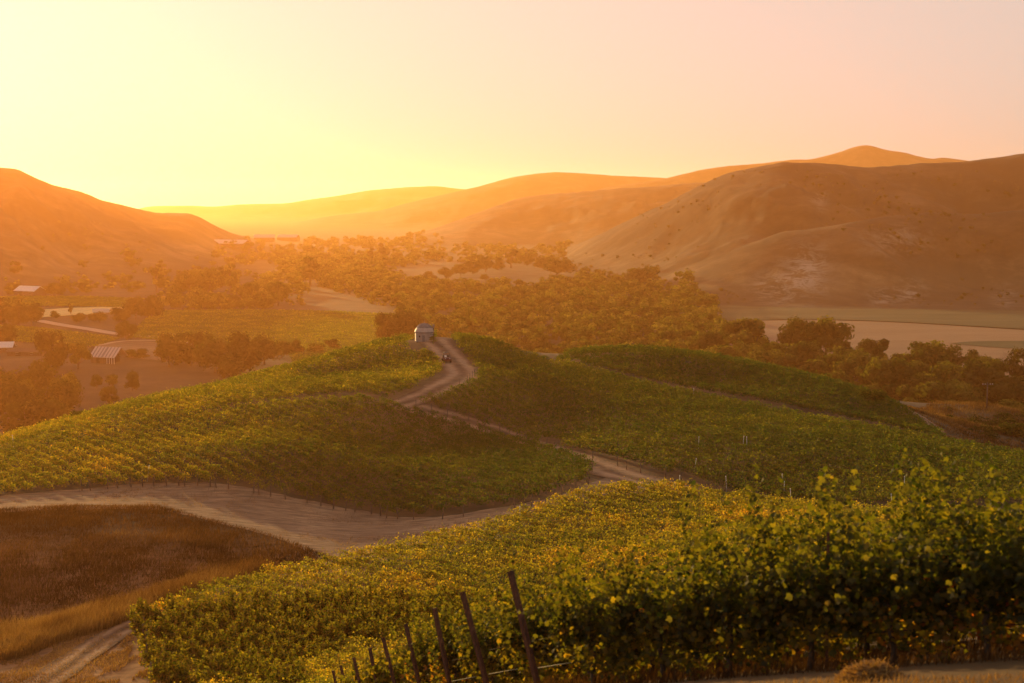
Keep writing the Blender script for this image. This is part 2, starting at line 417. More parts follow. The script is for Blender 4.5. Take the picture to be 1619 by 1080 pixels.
road_w = [at(1330, 822), at(1240, 806), at(1150, 790), at(1060, 771), at(985, 752), at(930, 732), at(860, 707), at(790, 684), at(720, 662), at(672, 650), at(630, 640)]
strip('dirt_road', road_w, [3, 3.5, 4.5, 6.5, 7, 6, 4.6, 4.4, 4.6, 6, 7], M_road, lift=.10)
LA = [at(590, 642), at(620, 634), at(662, 616), at(692, 600), at(703, 590), at(694, 576), at(676, 555), at(660, 541), at(650, 534, 306), at(648, 534, 312)]
LB = [at(640, 652), at(662, 644), at(705, 628), at(752, 606), at(762, 592), at(744, 572), at(724, 552), at(714, 541), at(716, 534, 304), at(722, 534, 312)]
loft('dirt_road', LA, LB, M_road, 90, 13, .16, .3)
CA = [at(-120, 812), at(0, 786), at(120, 774), at(250, 765), at(430, 780), at(560, 806), at(650, 820), at(740, 811), at(830, 797), at(890, 782), at(940, 762), at(1000, 745)]
CB = [at(-120, 822), at(0, 812), at(120, 806), at(250, 808), at(400, 842), at(470, 866), at(535, 888), at(640, 866), at(740, 842), at(850, 808), at(940, 790), at(1060, 780)]
loft('dirt_clearing', CA, CB, M_clear, 160, 24, .05, .8)
track = [at(20, 1110), at(75, 1075), at(125, 1040), at(178, 1005), at(235, 978), at(330, 940), at(430, 912), at(530, 890), at(600, 872)]
strip('farm_track', track, [3.6, 3.6, 3.6, 3.4, 3.2, 3, 3, 3, 4], M_road, .6, 13, .08, .2)
strip('dirt_path', [at(862, 577), at(900, 572), at(940, 566), at(975, 561)], 3.0, M_road, 1.2, 7, .08)
strip('dirt_path', [at(1380, 622, 300), at(1430, 646, 283), at(1475, 675, 268), at(1500, 700, 252), at(1560, 706, 244)], [2.5, 3, 3.5, 3.5, 3], M_road, 1.2, 7, .12)

# valley floor: fields and roads
def field(name, corners, m, lift, nx=40, ny=12):
    A = [at(*p) for p in corners[0]]; B = [at(*p) for p in corners[1]]
    return loft(name, A, B, m, nx, ny, lift)
def field_mat(name, c1, c2, c3, row, rot, strength):
    m = mat(name, rough=1); n = NT(m)
    v = n.coord((1, 1, 1), (0, 0, R(rot)))
    wv = n.n('TexWave'); wv.inputs['Scale'].default_value = row; wv.inputs['Distortion'].default_value = 1.2; wv.inputs['Detail'].default_value = 3
    n.l(v, wv.inputs['Vector'])
    f = n.math('ADD', n.math('MULTIPLY', wv.outputs['Fac'], strength), n.math('MULTIPLY', n.noise(.02, 5, .7, n.coord((.5, 1.5, 1))), 1 - strength))
    n.color(n.ramp(f, [(.25, c1), (.5, c2), (.75, c3)]))
    n.bump(n.math('ADD', n.math('MULTIPLY', wv.outputs['Fac'], strength), n.noise(.3, 4, .7)), .2, .4)
    return m
M_crop = field_mat('green_crop', (.055, .05, .02), (.085, .072, .028), (.12, .095, .042), .06, 12, .0)
M_plough = field_mat('ploughed_soil', (.20, .105, .052), (.26, .14, .07), (.32, .18, .092), .05, 78, .25)
M_vfield = field_mat('valley_vines', (.03, .03, .012), (.055, .047, .018), (.085, .065, .028), .09, 8, .2)
M_dry = field_mat('dry_pasture', (.09, .055, .03), (.13, .085, .045), (.18, .12, .065), .03, 40, .15)
M_pale = mat('pale_dust', (.30, .23, .165), 1)
field('crop_field', ([(1120, 483), (1300, 489), (1480, 490), (1700, 494)], [(1120, 508), (1300, 506), (1480, 513), (1700, 527)]), M_crop, .5)
field('ploughed_field', ([(1080, 509), (1300, 507.5), (1480, 514.5), (1700, 529)], [(1080, 560), (1300, 590), (1480, 610), (1750, 600)]), M_plough, .45)
field('crop_field', ([(1530, 542), (1560, 541), (1640, 541), (1720, 541)], [(1500, 545), (1560, 550), (1640, 556), (1720, 560)]), M_crop, .7)
field('valley_vineyard', ([(250, 492), (380, 490), (500, 492), (690, 498)], [(200, 533), (330, 545), (450, 548), (700, 552)]), M_vfield, .5)
field('valley_vineyard', ([(-60, 510), (60, 518), (130, 526), (190, 535)], [(-60, 530), (20, 540), (100, 545), (150, 550)]), M_vfield, .5)
field('valley_vineyard', ([(-60, 472), (60, 470), (140, 470), (230, 474)], [(-60, 484), (60, 485), (130, 486), (200, 488)]), M_vfield, .6)
field('dry_pasture', ([(150, 548), (190, 541), (230, 541), (262, 545)], [(170, 563), (200, 566), (230, 570), (258, 572)]), M_dry, .55)
field('yellow_stubble', ([(64, 491), (110, 488), (150, 487), (205, 485)], [(66, 503), (110, 500), (150, 498), (200, 494)]), field_mat('stubble', (.38, .27, .10), (.48, .35, .13), (.55, .42, .17), .05, 0, .2), .6)
strip('valley_road', [at(60, 508), at(90, 514), at(140, 522), at(190, 530), at(230, 533), at(275, 540), at(330, 549)], 9, M_pale, 6, 5, .7, 0)
strip('valley_road', [at(150, 549), at(180, 543), at(210, 540), at(250, 540)], 4, M_pale, 6, 5, .75, 0)
strip('valley_road', [at(200, 484), at(205, 481), at(190, 478), at(170, 475)], 8, M_pale, 6, 5, .7, 0)
strip('valley_road', [at(560, 497), at(580, 512), at(590, 522), at(600, 528)], 5, M_dry, 6, 5, .8, 0)
# ------------------------------------------------------------------ leaves
def leaf_mat(name, stops, trans=.5, patch=.15, patch_amt=.35, gloss=.0, kd=1.0, kt=1.0):
    m = bpy.data.materials.new(name); m.use_nodes = True
    t = m.node_tree; t.nodes.remove(t.nodes['Principled BSDF'])
    n = NT.__new__(NT); n.t = t; n.b = None; n.out = t.nodes['Material Output']
    f = n.math('ADD', n.attr('hue'), n.math('MULTIPLY', n.math('SUBTRACT', n.noise(patch, 4, .65), .5), patch_amt), True)
    c = n.ramp(f, stops)
    d = n.n('BsdfDiffuse'); n.l(n.mix(1, c, (kd, kd, kd), 'MULTIPLY'), d.inputs[0])
    tr = n.n('BsdfTranslucent'); n.l(n.mix(1, c, (3.0 * kt, 2.6 * kt, .6 * kt), 'MULTIPLY'), tr.inputs[0])
    mx = n.n('MixShader'); mx.inputs[0].default_value = trans
    n.l(d.outputs[0], mx.inputs[1]); n.l(tr.outputs[0], mx.inputs[2])
    out = mx.outputs[0]
    if gloss:
        g = n.n('BsdfGlossy'); g.inputs['Roughness'].default_value = .45; g.inputs[0].default_value = (.9, .9, .8, 1)
        m2 = n.n('MixShader'); m2.inputs[0].default_value = gloss
        n.l(out, m2.inputs[1]); n.l(g.outputs[0], m2.inputs[2]); out = m2.outputs[0]
    n.l(out, n.out.inputs['Surface']); return m
VINE_STOPS = [(.0, (.014, .026, .006)), (.35, (.034, .043, .009)), (.6, (.074, .074, .013)), (.8, (.14, .11, .018)), (.93, (.20, .10, .018)), (1.0, (.20, .05, .015))]
M_vine = leaf_mat('vine_leaf', VINE_STOPS, .5, .12, .35, .015, .5, 2.3)
def unit(v): return v / (np.linalg.norm(v, axis=-1, keepdims=True) + 1e-9)
def leaf_quads(P, size, N=None, flat=.0):
    """P (n,3) centres; returns kite quads with random turn"""
    n = len(P)
    if N is None: N = unit(rng.normal(size=(n, 3)) + np.array([0, 0, flat]))
    U = unit(np.cross(N, unit(rng.normal(size=(n, 3))))); W = np.cross(N, U)
    s = np.broadcast_to(np.asarray(size), (n,))[:, None]
    V = np.stack([P - U * s * .55, P - W * s * .48 - U * s * .05, P + U * s * .55, P + W * s * .48 - U * s * .05], 1).reshape(-1, 3)
    return V, np.arange(4 * n).reshape(-1, 4)
def rows_in(poly, d, spacing, step, exclude=(), keep=None):
    d = np.array(d) / np.hypot(*d); nn = np.array([-d[1], d[0]])
    P = np.array(poly); a = P @ d; b = P @ nn
    k = np.arange(math.floor(b.min() / spacing), math.ceil(b.max() / spacing) + 1) * spacing
    t = np.arange(a.min(), a.max(), step)
    T, K = np.meshgrid(t, k); T = T.ravel() + rng.uniform(-step / 2, step / 2, T.size); K = K.ravel()
    X = T * d[0] + K * nn[0]; Y = T * d[1] + K * nn[1]
    m = pip(X, Y, poly)
    for e in exclude: m &= ~pip(X, Y, e)
    if keep is not None: m &= keep(X, Y)
    return X[m], Y[m], T[m], K[m], d, nn
STUFF = []      # leaf quads of the far vines
POSTS = []      # row ends
def canopy(poly, d, spacing, gold, exclude=(), keep=None, cover=2.8, drop=None):
    step = .5
    X, Y, T, K, d, nn = rows_in(poly, d, spacing, step, exclude, keep)
    if drop is not None:
        m = ~drop(X, Y); X, Y, T, K = X[m], Y[m], T[m], K[m]
    D = np.hypot(X, Y)
    size = .08 + .00055 * D
    vig = np.clip(.85 + 0.75 * fbm(T / 1.7 + K * 7.7, K * 3.1, 3, 21), .12, 1.7)      # each vine's vigour
    cnt = rng.poisson(cover * step / (size ** 2 * .8) * vig)
    i = np.repeat(np.arange(len(X)), cnt); n = len(i)
    top = (1.5 + .55 * fbm(T / .9 + K * 3.3, K * 1.7, 3, 31))[i]
    u = rng.beta(1.6, 1.15, n)
    h = .55 + (top - .55) * u + (rng.random(n) < .06) * rng.uniform(0, .6, n)
    sh = np.sin(np.pi * np.clip(u * .9 + .08, 0, 1)) * .5 + .17
    q = rng.normal(0, 1, n) * sh * .75
    along = rng.uniform(-step, step, n) * .7
    x = X[i] + nn[0] * q + d[0] * along; y = Y[i] + nn[1] * q + d[1] * along
    z = ground_z(X, Y)[i] + h
    N = unit(rng.normal(size=(n, 3)) * .8 + np.stack([nn[0] * np.sign(q), nn[1] * np.sign(q), np.full(n, .55)], 1))
    V, F = leaf_quads(np.stack([x, y, z], 1), size[i] * rng.uniform(.7, 1.3, n), N)
    g0 = gold(X, Y)[i] if callable(gold) else gold
    hue = np.clip(g0 + .22 * fbm(X / 9, Y / 9, 3, 77)[i] + rng.normal(0, .11, n) + .12 * (fbm(T / 1.6 + K * 5.5, K * 2.2, 2, 55)[i]), 0, .86)
    STUFF.append((V, hue))

ROW_D = np.array([.69, -.72]); ROW_D /= np.hypot(*ROW_D)
E0 = np.array(at(870, 1095, 24)); ESTEP = np.array([-.93, 4.1])
PERP = np.array([-ROW_D[1], ROW_D[0]])
if PERP[1] < 0: PERP = -PERP
S0 = E0 @ PERP
P_left = poly_px([(645, 533, 312), (672, 550), (690, 575), (700, 588), (690, 597), (655, 618), (604, 640), (636, 652), (690, 664), (760, 684), (850, 709), (937, 742), (924, 768), (830, 800), (650, 822), (560, 808), (430, 784), (250, 768), (120, 776), (0, 788), (-250, 850),
                  (-250, 770, 215), (0, 706, 244), (100, 680, 256), (200, 650, 266), (300, 628, 276), (400, 600, 288), (500, 575, 300), (600, 548, 310)])
X_avenue = poly_px([(330, 655), (480, 632), (560, 627), (612, 632), (606, 641), (560, 635), (480, 641), (335, 660)])
P_right = poly_px([(712, 535, 312), (722, 548), (737, 568), (760, 592), (753, 607), (705, 628), (662, 642), (690, 652), (760, 672), (873, 705), (973, 734), (1080, 760), (1160, 783), (1240, 798), (1350, 804), (1430, 806), (1520, 802), (1750, 800),
                   (1800, 740, 200), (1619, 726), (1480, 701), (1350, 678), (1200, 650), (1000, 607), (900, 580), (868, 585, 286), (800, 562, 300), (740, 540, 314)])
P_knoll = poly_px([(880, 580, 296), (910, 579), (1000, 598), (1100, 619), (1300, 657), (1400, 677), (1492, 699), (1480, 686, 254), (1420, 650, 276), (1330, 615, 296), (1200, 584, 312), (1100, 566, 322), (1020, 556, 328), (960, 557, 326), (895, 570, 308)])
X_path = poly_px([(870, 580), (905, 575), (965, 564), (975, 566), (930, 574), (880, 584)])
P_near = poly_px([(250, 1110, 96), (205, 990), (320, 948), (420, 918), (540, 893), (620, 874), (700, 857), (780, 836), (830, 816), (860, 810), (880, 798), (930, 788), (990, 776), (1075, 778), (1150, 790), (1250, 803), (1400, 816), (1619, 828), (1900, 850, 150), (1900, 1000, 90)]) + [(34, 60), (10, 50), (-12, 78)]
ROW1_TOP = lambda px: np.interp(px, [800, 830, 900, 1000, 1150, 1250, 1330, 1500, 1619], [1100, 900, 900, 880, 880, 860, 800, 790, 800])
def near_keep(X, Y): return (X * PERP[0] + Y * PERP[1]) > S0 + 21.3
# ------------------------------------------------------------------ grapevines near the camera, each with trunk and foliage
M_bark = mat('vine_bark', rough=1); n = NT(M_bark)
n.color(n.ramp(n.noise(14, 5, .7, n.coord((1, 1, .25))), [(.3, (.035, .024, .017)), (.7, (.11, .075, .05))])); n.bump(n.noise(30, 4, .7, n.coord((1, 1, .2))), .8, .02)
M_hi = leaf_mat('grape_leaf', VINE_STOPS, .45, .5, .3, .01, .42, 1.75)
def kites(P, size, N, U):
    """folded leaves: two halves along the midrib, five-pointed outline"""
    n = len(P); s = size[:, None]
    W = np.cross(N, U)
    B = P - U * s * .42; Tp = P + U * s * .62
    l1 = P - W * s * .46 - U * s * .22 + N * s * .10; l2 = P - W * s * .50 + U * s * .18 + N * s * .14; l3 = P - W * s * .22 + U * s * .26 + N * s * .05
    r1 = P + W * s * .46 - U * s * .22 + N * s * .10; r2 = P + W * s * .50 + U * s * .18 + N * s * .14; r3 = P + W * s * .22 + U * s * .26 + N * s * .05
    V = np.stack([B, l1, l2, l3, Tp, r3, r2, r1], 1).reshape(-1, 3)
    k = np.arange(n)[:, None] * 8
    F = np.concatenate([k + np.array([[0, 4, 3, 2]]), k + np.array([[0, 2, 1, 1]])[:, :4], k + np.array([[0, 6, 5, 4]]), k + np.array([[0, 7, 6, 6]])[:, :4]])
    q = np.concatenate([k + np.array([[4, 3, 2, 0]]), k + np.array([[0, 6, 5, 4]])]); tri = np.concatenate([k + np.array([[0, 2, 1]]), k + np.array([[0, 7, 6]])])
    return V, q, tri
def vine_foliage(name, seed, shoots, tall, leaf_scale=1.0, half=.95, autumn=.0):
    r = np.random.default_rng(seed); Ps = []; Hs = []; Zs = []
    for k in range(shoots):
        x0 = r.uniform(-half, half); z0 = .80 + r.normal(0, .08); L = tall * r.uniform(.55, 1.05)
        lean = r.normal(0, .16); side = r.choice([-1, 1]) * abs(r.normal(0, .34)); curl = r.uniform(.0, .5) if r.random() < .55 else r.uniform(.6, 1.3)
        if k < 7: L = tall * r.uniform(1.05, 1.5); curl = r.uniform(0, .12); side *= .5
        m = int(L / .052); t = np.linspace(0, 1, m)
        z = z0 + L * (t - curl * .55 * t ** 2.6); x = x0 + lean * t * L + .05 * np.sin(t * 9 + k); y = side * t * (1 + curl * .8 * t) * .8 + .04 * np.cos(t * 8 + k)
        Pc = np.stack([x, y, z], 1); Ps.append(Pc + r.normal(0, .055, (m, 3))); Hs.append((.36 if shoots > 40 else .46) - .10 * (1 - t) + .16 * t + r.normal(0, .12, m))  # sparser vines yellower, sunlit brightness put into their hue
    m = int(shoots * 7)                         # old leaves hanging in the fruit zone, some turned yellow and red
    Ps.append(np.stack([r.uniform(-half, half, m), r.normal(0, .2, m), r.uniform(.34, 1.15, m)], 1)); Hs.append(r.uniform(.35, .85 + autumn, m))
    P = np.concatenate(Ps); hue = np.clip(np.concatenate(Hs), 0, 1); n = len(P)
    N = unit(r.normal(size=(n, 3)) * .75 + np.stack([np.zeros(n), np.sign(P[:, 1]) * .9, np.full(n, .5)], 1))
    U = unit(np.cross(N, r.normal(size=(n, 3)))); U = unit(U + np.array([0, 0, -.5])); U = unit(U - N * (U * N).sum(1, keepdims=True))
    V, q, tri = kites(P, r.uniform(.075, .15, n) * leaf_scale, N, U)
    return V, q, tri, hue
def vine_proto(seed, shoots, tall, scale, label, autumn=0.0):
    root = empty('grapevine', (0, 0, 0), category_=None) if False else empty('grapevine', (0, 0, 0))
    tag(root, label, 'grapevine')
    r = random.Random(seed)
    b = MB()
    j = lambda a: r.uniform(-a, a)
    b.tube([(0, 0, -.1), (j(.03), j(.03), .25), (j(.06), j(.05), .6), (j(.05), j(.04), .95)], [.055, .045, .038, .04], 7)
    for s in (-1, 1):
        b.tube([(0, 0, .9), (s * .25, j(.03), .99), (s * .6, j(.04), 1.0 + j(.03)), (s * .95, j(.04), 1.0 + j(.03))], [.034, .028, .022, .014], 6)
    b.build('trunk', M_bark, root, True)
    V, q, tri, hue = vine_foliage('foliage', seed, shoots, tall, scale, autumn=autumn)
    o = mesh_np('foliage', V, [q, tri], M_hi, root, attrs={'hue': ('FACE', np.concatenate([hue, hue, hue, hue]))})
    return root
ORD = ['first', 'second', 'third', 'fourth', 'fifth', 'sixth', 'seventh', 'eighth', 'ninth', 'tenth', 'eleventh', 'twelfth', 'thirteenth', 'fourteenth', 'fifteenth', 'sixteenth', 'seventeenth']
protos = [vine_proto(100 + i, 92, [1.15, 1.5, 1.05, 1.65, 1.3, 1.75][i], .80, 'x', [0, .1, .05, .2, 0, .15][i]) for i in range(6)]
mids = [vine_proto(200 + i, 24, [1.0, 1.1, .9, 1.2][i], 1.45, 'x', .05) for i in range(4)]
used = set()
def place_vine(pool, x, y, rz, label, group, s=1.0):
    src = pool[random.randrange(len(pool))]
    if src.name in used: o = copy_tree(src)
    else: o = src; used.add(src.name)
    o.location = (x, y, gz(x, y)); o.rotation_euler = (0, 0, rz + (math.pi if random.random() < .5 else 0)); o.scale = (1, 1, s)
    o['label'] = label; o['group'] = group
    return o
RZ = math.atan2(ROW_D[1], ROW_D[0])
M_post = mat('rusty_steel_post', rough=.75); n = NT(M_post)
n.color(n.ramp(n.noise(6, 5, .7), [(.3, (.045, .02, .013)), (.55, (.10, .042, .024)), (.8, (.16, .085, .05))]))
M_wire = mat('galvanised_wire', (.07, .055, .04), .8)
M_hose = mat('black_hose', (.02, .018, .016), .6)
M_stake = mat('pale_stake', (.32, .28, .22), .7)
def spot(k, t):
    p = E0 + ESTEP * k + ROW_D * t; return float(p[0]), float(p[1])
NROW = 9
for k in range(NROW):
    ln = 15.5 if k == 0 else (17 if k < 4 else 14)
    # the leaning end post: a channel section with a flat cap and wire notches
    x, y = spot(k, 0); z = gz(x, y)
    b = MB(); b.box((0, 0, 1.02), (.09, .012, 2.34)); b.box((-.039, .04, 1.02), (.012, .07, 2.34)); b.box((.039, .04, 1.02), (.012, .07, 2.34)); b.box((0, .035, 2.193), (.1, .09, .012))
    for h in (.75, 1.15, 1.55, 1.95): b.tube([(-.06, .03, h), (.06, .03, h)], .008, 5)
    p = b.build('vine_post', M_post)
    p.location = (x - ROW_D[0] * .1 - PERP[0] * .18, y - ROW_D[1] * .1 - PERP[1] * .18, z - .05); p.rotation_euler = (0, R(-20 - 3 * math.sin(k * 2.1)), RZ)
    tag(p, 'rusty leaning post at the left end of the %s vine row from the camera' % ('nearest' if k == 0 else ORD[k]), 'vine post', 'leaning end posts of the near vine rows')
    t = 5.6; c = 0
    while t < ln and k < 3:
        x, y = spot(k, t); z = gz(x, y)
        b = MB(); b.box((0, 0, 1.0), (.045, .008, 2.2)); b.box((0, .016, 1.0), (.008, .03, 2.2))
        for h in (.9, 1.3, 1.7): b.box((0, -.008, h), (.07, .008, .02))
        p = b.build('vine_post', M_post if c % 2 == 0 else M_stake); p.location = (x, y, z - .1); p.rotation_euler = (0, R(random.uniform(-2, 2)), RZ)
        tag(p, 'thin upright trellis post, %s along the %s vine row' % (ORD[c], 'nearest' if k == 0 else ORD[k]), 'vine post', 'upright trellis posts inside the near vine rows')
        t += 5.6; c += 1
    if k < 4:
        for nm, h, rad, m, lab in (('trellis_wire', .98, .004, M_wire, 'cordon wire carrying the vine arms'), ('trellis_wire', 1.35, .003, M_wire, 'middle wire among the shoots'), ('trellis_wire', 1.75, .003, M_wire, 'top wire near the shoot tips'), ('drip_hose', .48, .010, M_hose, 'black drip hose slung low')):
            pts = []
            for t in np.arange(-.3, ln + .1, .7):
                x, y = spot(k, t); pts.append((x, y, gz(x, y) + h + .03 * math.sin(t * 1.1) - (.05 * abs(math.sin(t * .56)) if nm == 'drip_hose' else 0)))
            o = MB().tube(pts, rad, 5).build(nm, m, None, True)
            tag(o, '%s in the %s vine row' % (lab, 'nearest' if k == 0 else ORD[k]), 'hose' if nm == 'drip_hose' else 'wire', 'drip hoses of the near vine rows' if nm == 'drip_hose' else 'trellis wires of the near vine rows')
    t = 1.05 if k < 5 else .6; c = 0
    while t < ln:
        x, y = spot(k, t)
        place_vine(protos if k < 5 else mids, x, y, RZ + random.uniform(-.05, .05), 'leafy green grapevine, %s from the end post in the %s vine row' % (ORD[c], 'nearest' if k == 0 else ORD[k]),
                   'grapevines in the near trellised rows', float(np.interp(t, [0, 2, 4.5, 6.5, 8.5, 11, 16], [.97, 1.02, .92, .9, .88, .86, .9])) * random.uniform(.9, 1.08) if k == 0 else random.uniform(.92, 1.05))
        t += 1.45 + random.uniform(-.08, .08) ; c += 1
# ------------------------------------------------------------------ the vine blocks on the hill
sx, sy, sT, sK, _, _ = rows_in(P_near, ROW_D, 2.16, 1.5, (), near_keep)
pxx, pyy = proj(sx, sy, ground_z(sx, sy) + 1.2)
vis = (pxx > 195) & (pxx < 1625) & (pyy < 1085) & ~((pxx > 800) & (pyy > ROW1_TOP(pxx))) & ~((pxx > 480) & (pxx <= 800) & (pyy > 1040 - (pxx - 480) * .3))
idx = np.nonzero(vis)[0]; idx = idx[np.argsort(np.hypot(sx, sy)[idx])][:185]
sel = set()
for i in idx:
    place_vine(mids, float(sx[i]), float(sy[i]), RZ, 'green grapevine among the front rows of the lower vine block', 'grapevines in the front of the lower block', random.uniform(.9, 1.1))
SEL = np.stack([sx[idx], sy[idx]], 1)
def near_drop(X, Y):
    out = np.zeros(len(X), bool)
    for q in SEL: out |= (np.abs(X - q[0]) < 1.1) & (np.abs(Y - q[1]) < 1.1) & (np.hypot(X - q[0], Y - q[1]) < .76)
    return out
canopy(P_near, ROW_D, 2.16, .61, (), near_keep, 3.6, near_drop)  # high leaf hue puts sunlit brightness into the lower block
RGOLD_SHADE = lambda X, Y: .22 + .12 * (1 - ss(150, 185, Y)) + .14 * ss(270, 285, Y)  # low leaf hue stands in for shade on the block, higher at the crest
LGOLD_SHADE = lambda X, Y: .56 - .46 * ss(-55, -5, X) * (1 - ss(225, 245, Y)) - .1 * ss(225, 245, Y)     # yellowed left shoulder; lower right hue kept dark to stand in for shade
_sx, _sy = at(671, 534, 296.5)
X_silo = [(_sx - 4.2, _sy + 5), (_sx - 4.2, _sy - 2), (_sx - 1.6, _sy - 14), (_sx + 6, _sy - 14), (_sx + 6, _sy + 5)]
def along_(a, b): p, q = np.array(at(*a)), np.array(at(*b)); return q - p
canopy(P_left, along_((640, 652), (937, 742)), 2.05, LGOLD_SHADE, (X_avenue, X_silo), None, 3.4)
canopy(P_right, along_((873, 705), (1080, 760)), 2.05, RGOLD_SHADE, (), None, 3.4)
canopy(P_knoll, along_((1000, 598), (1300, 657)), 2.05, .12, (X_path,), None, 3.2)  # low leaf hue darkens the knoll in place of shade
for vf in ([(245, 493), (380, 491), (500, 493), (640, 499), (690, 520), (690, 556), (450, 552), (330, 548), (200, 535)], [(-60, 512), (60, 520), (130, 528), (190, 537), (150, 551), (100, 547), (20, 542), (-60, 532)], [(-60, 472), (60, 470), (140, 470), (230, 474), (200, 488), (130, 486), (60, 485), (-60, 484)]):
    canopy(poly_px(vf), (.97, .25), 3.4, .34, (), None, 2.0)
V = np.concatenate([s[0] for s in STUFF]); hue = np.concatenate([s[1] for s in STUFF])
o = mesh_np('grapevines', V, [np.arange(len(V)).reshape(-1, 4)], M_vine, attrs={'hue': ('FACE', hue)}); tag(o, kind='stuff')
print('vine leaf quads', len(hue))
# row-end posts along the block edges that face the camera
M_wood = mat('weathered_wood', rough=.9); n = NT(M_wood)
n.color(n.ramp(n.noise(5, 4, .7, n.coord((1, 1, .2))), [(.3, (.06, .04, .028)), (.7, (.17, .12, .085))]))
b = MB(); b.tube([(0, 0, -.2), (0, 0, .9), (.0, 0, 1.75)], [.055, .05, .045], 7); b.tube([(0, -.02, 1.5), (.0, -1.1, .05)], .012, 4)
post0 = b.build('row_end_post', M_wood, None, True); first = True
def post_line(A, B, n, label, grp, inset=(0, -1.0)):
    global first
    P = even([A, B] if len(np.shape(A)) == 1 else A, n)
    for q in P:
        if random.random() < .15: continue
        o = post0 if first else post0.copy()
        if not first: COL.objects.link(o)
        first = False
        x, y = q[0] + inset[0] + random.uniform(-.45, .45), q[1] + inset[1] + random.uniform(-.25, .25)
        o.location = (x, y, gz(x, y)); o.rotation_euler = (R(random.uniform(2, 12)), R(random.uniform(-5, 5)), 0); o.scale = (1.2, 1.2, random.uniform(.75, .95))
        tag(o, label, 'post', grp)
post_line([at(*p) for p in ((130, 776), (250, 768), (430, 784), (560, 808), (650, 822))], None, 30, 'slanting wooden row-end post below the left hill block, at the mown clearing', 'row-end posts beside the mown clearing', (0, -.6))
post_line([at(*p) for p in ((700, 818), (830, 801), (922, 770), (936, 744))], None, 16, 'wooden row-end post at the pointed corner of the left hill block', 'row-end posts at the pointed corner')
post_line([at(*p) for p in ((735, 612), (752, 604), (758, 594))], None, 6, 'wooden row-end post on the bend of the dirt road below the silo', 'row-end posts on the road bend', (-.6, -.4))
post_line([at(*p) for p in ((660, 644), (700, 656), (800, 686), (973, 736), (1080, 762))], None, 22, 'wooden row-end post along the dark lower edge of the right hill block', 'row-end posts along the lower road', (-.4, -.5))
post_line([at(*p) for p in ((209, 995), (232, 1050), (240, 1078))], None, 9, 'dark row-end post at the left corner of the lower vine block', 'row-end posts at the farm track', (.25, .1))
# white plastic stakes standing out of the rows
M_white = mat('white_plastic', (.75, .70, .62), .4)
b = MB(); b.tube([(0, 0, -.2), (0, 0, 2.0)], .022, 6); b.lathe([(.0, 1.98), (.045, 2.0), (.05, 2.1), (.03, 2.16), (0, 2.17)], 8, cap=False)
st0 = b.build('marker_stake', M_white, None, True)
stakes = [(1429, 770, 'right of the middle of the right hill block, above the near leaves'), (1251, 790, 'at the far edge of the road below the right block'), (1149, 770, 'at the left end of the bright lower rows of the right block'), (1239, 778, 'close left of the taller stake beside the road'),
          (1238, 765, 'among the lower rows right of the road fork'), (1174, 703, 'halfway up the right block, left one of a close pair'), (1181, 704, 'halfway up the right block, right one of a close pair'), (1104, 704, 'far left in the middle of the right block'),
          (1097, 740, 'just above the road fork in the right block'), (233, 752, 'in the left hill block above the mown clearing'), (1096, 622, 'on the path between the right block and the knoll'), (822, 820, 'beside the far corner of the lower block'), (1412, 800, 'in front of the right block among the closest rows'), (1073, 768, 'at the road fork'), (22, 700, 'far out on the left crest of the hill')]
for i, (px, py, lab) in enumerate(stakes):
    o = st0 if i == 0 else st0.copy()
    if i: COL.objects.link(o)
    x, y = at(px, py + 10); o.location = (x, y, gz(x, y)); o.rotation_euler = (R(random.uniform(-6, 6)), R(random.uniform(-8, 8)), 0)
    tag(o, 'thin white stake ' + lab, 'stake', 'white marker stakes in the vineyard')
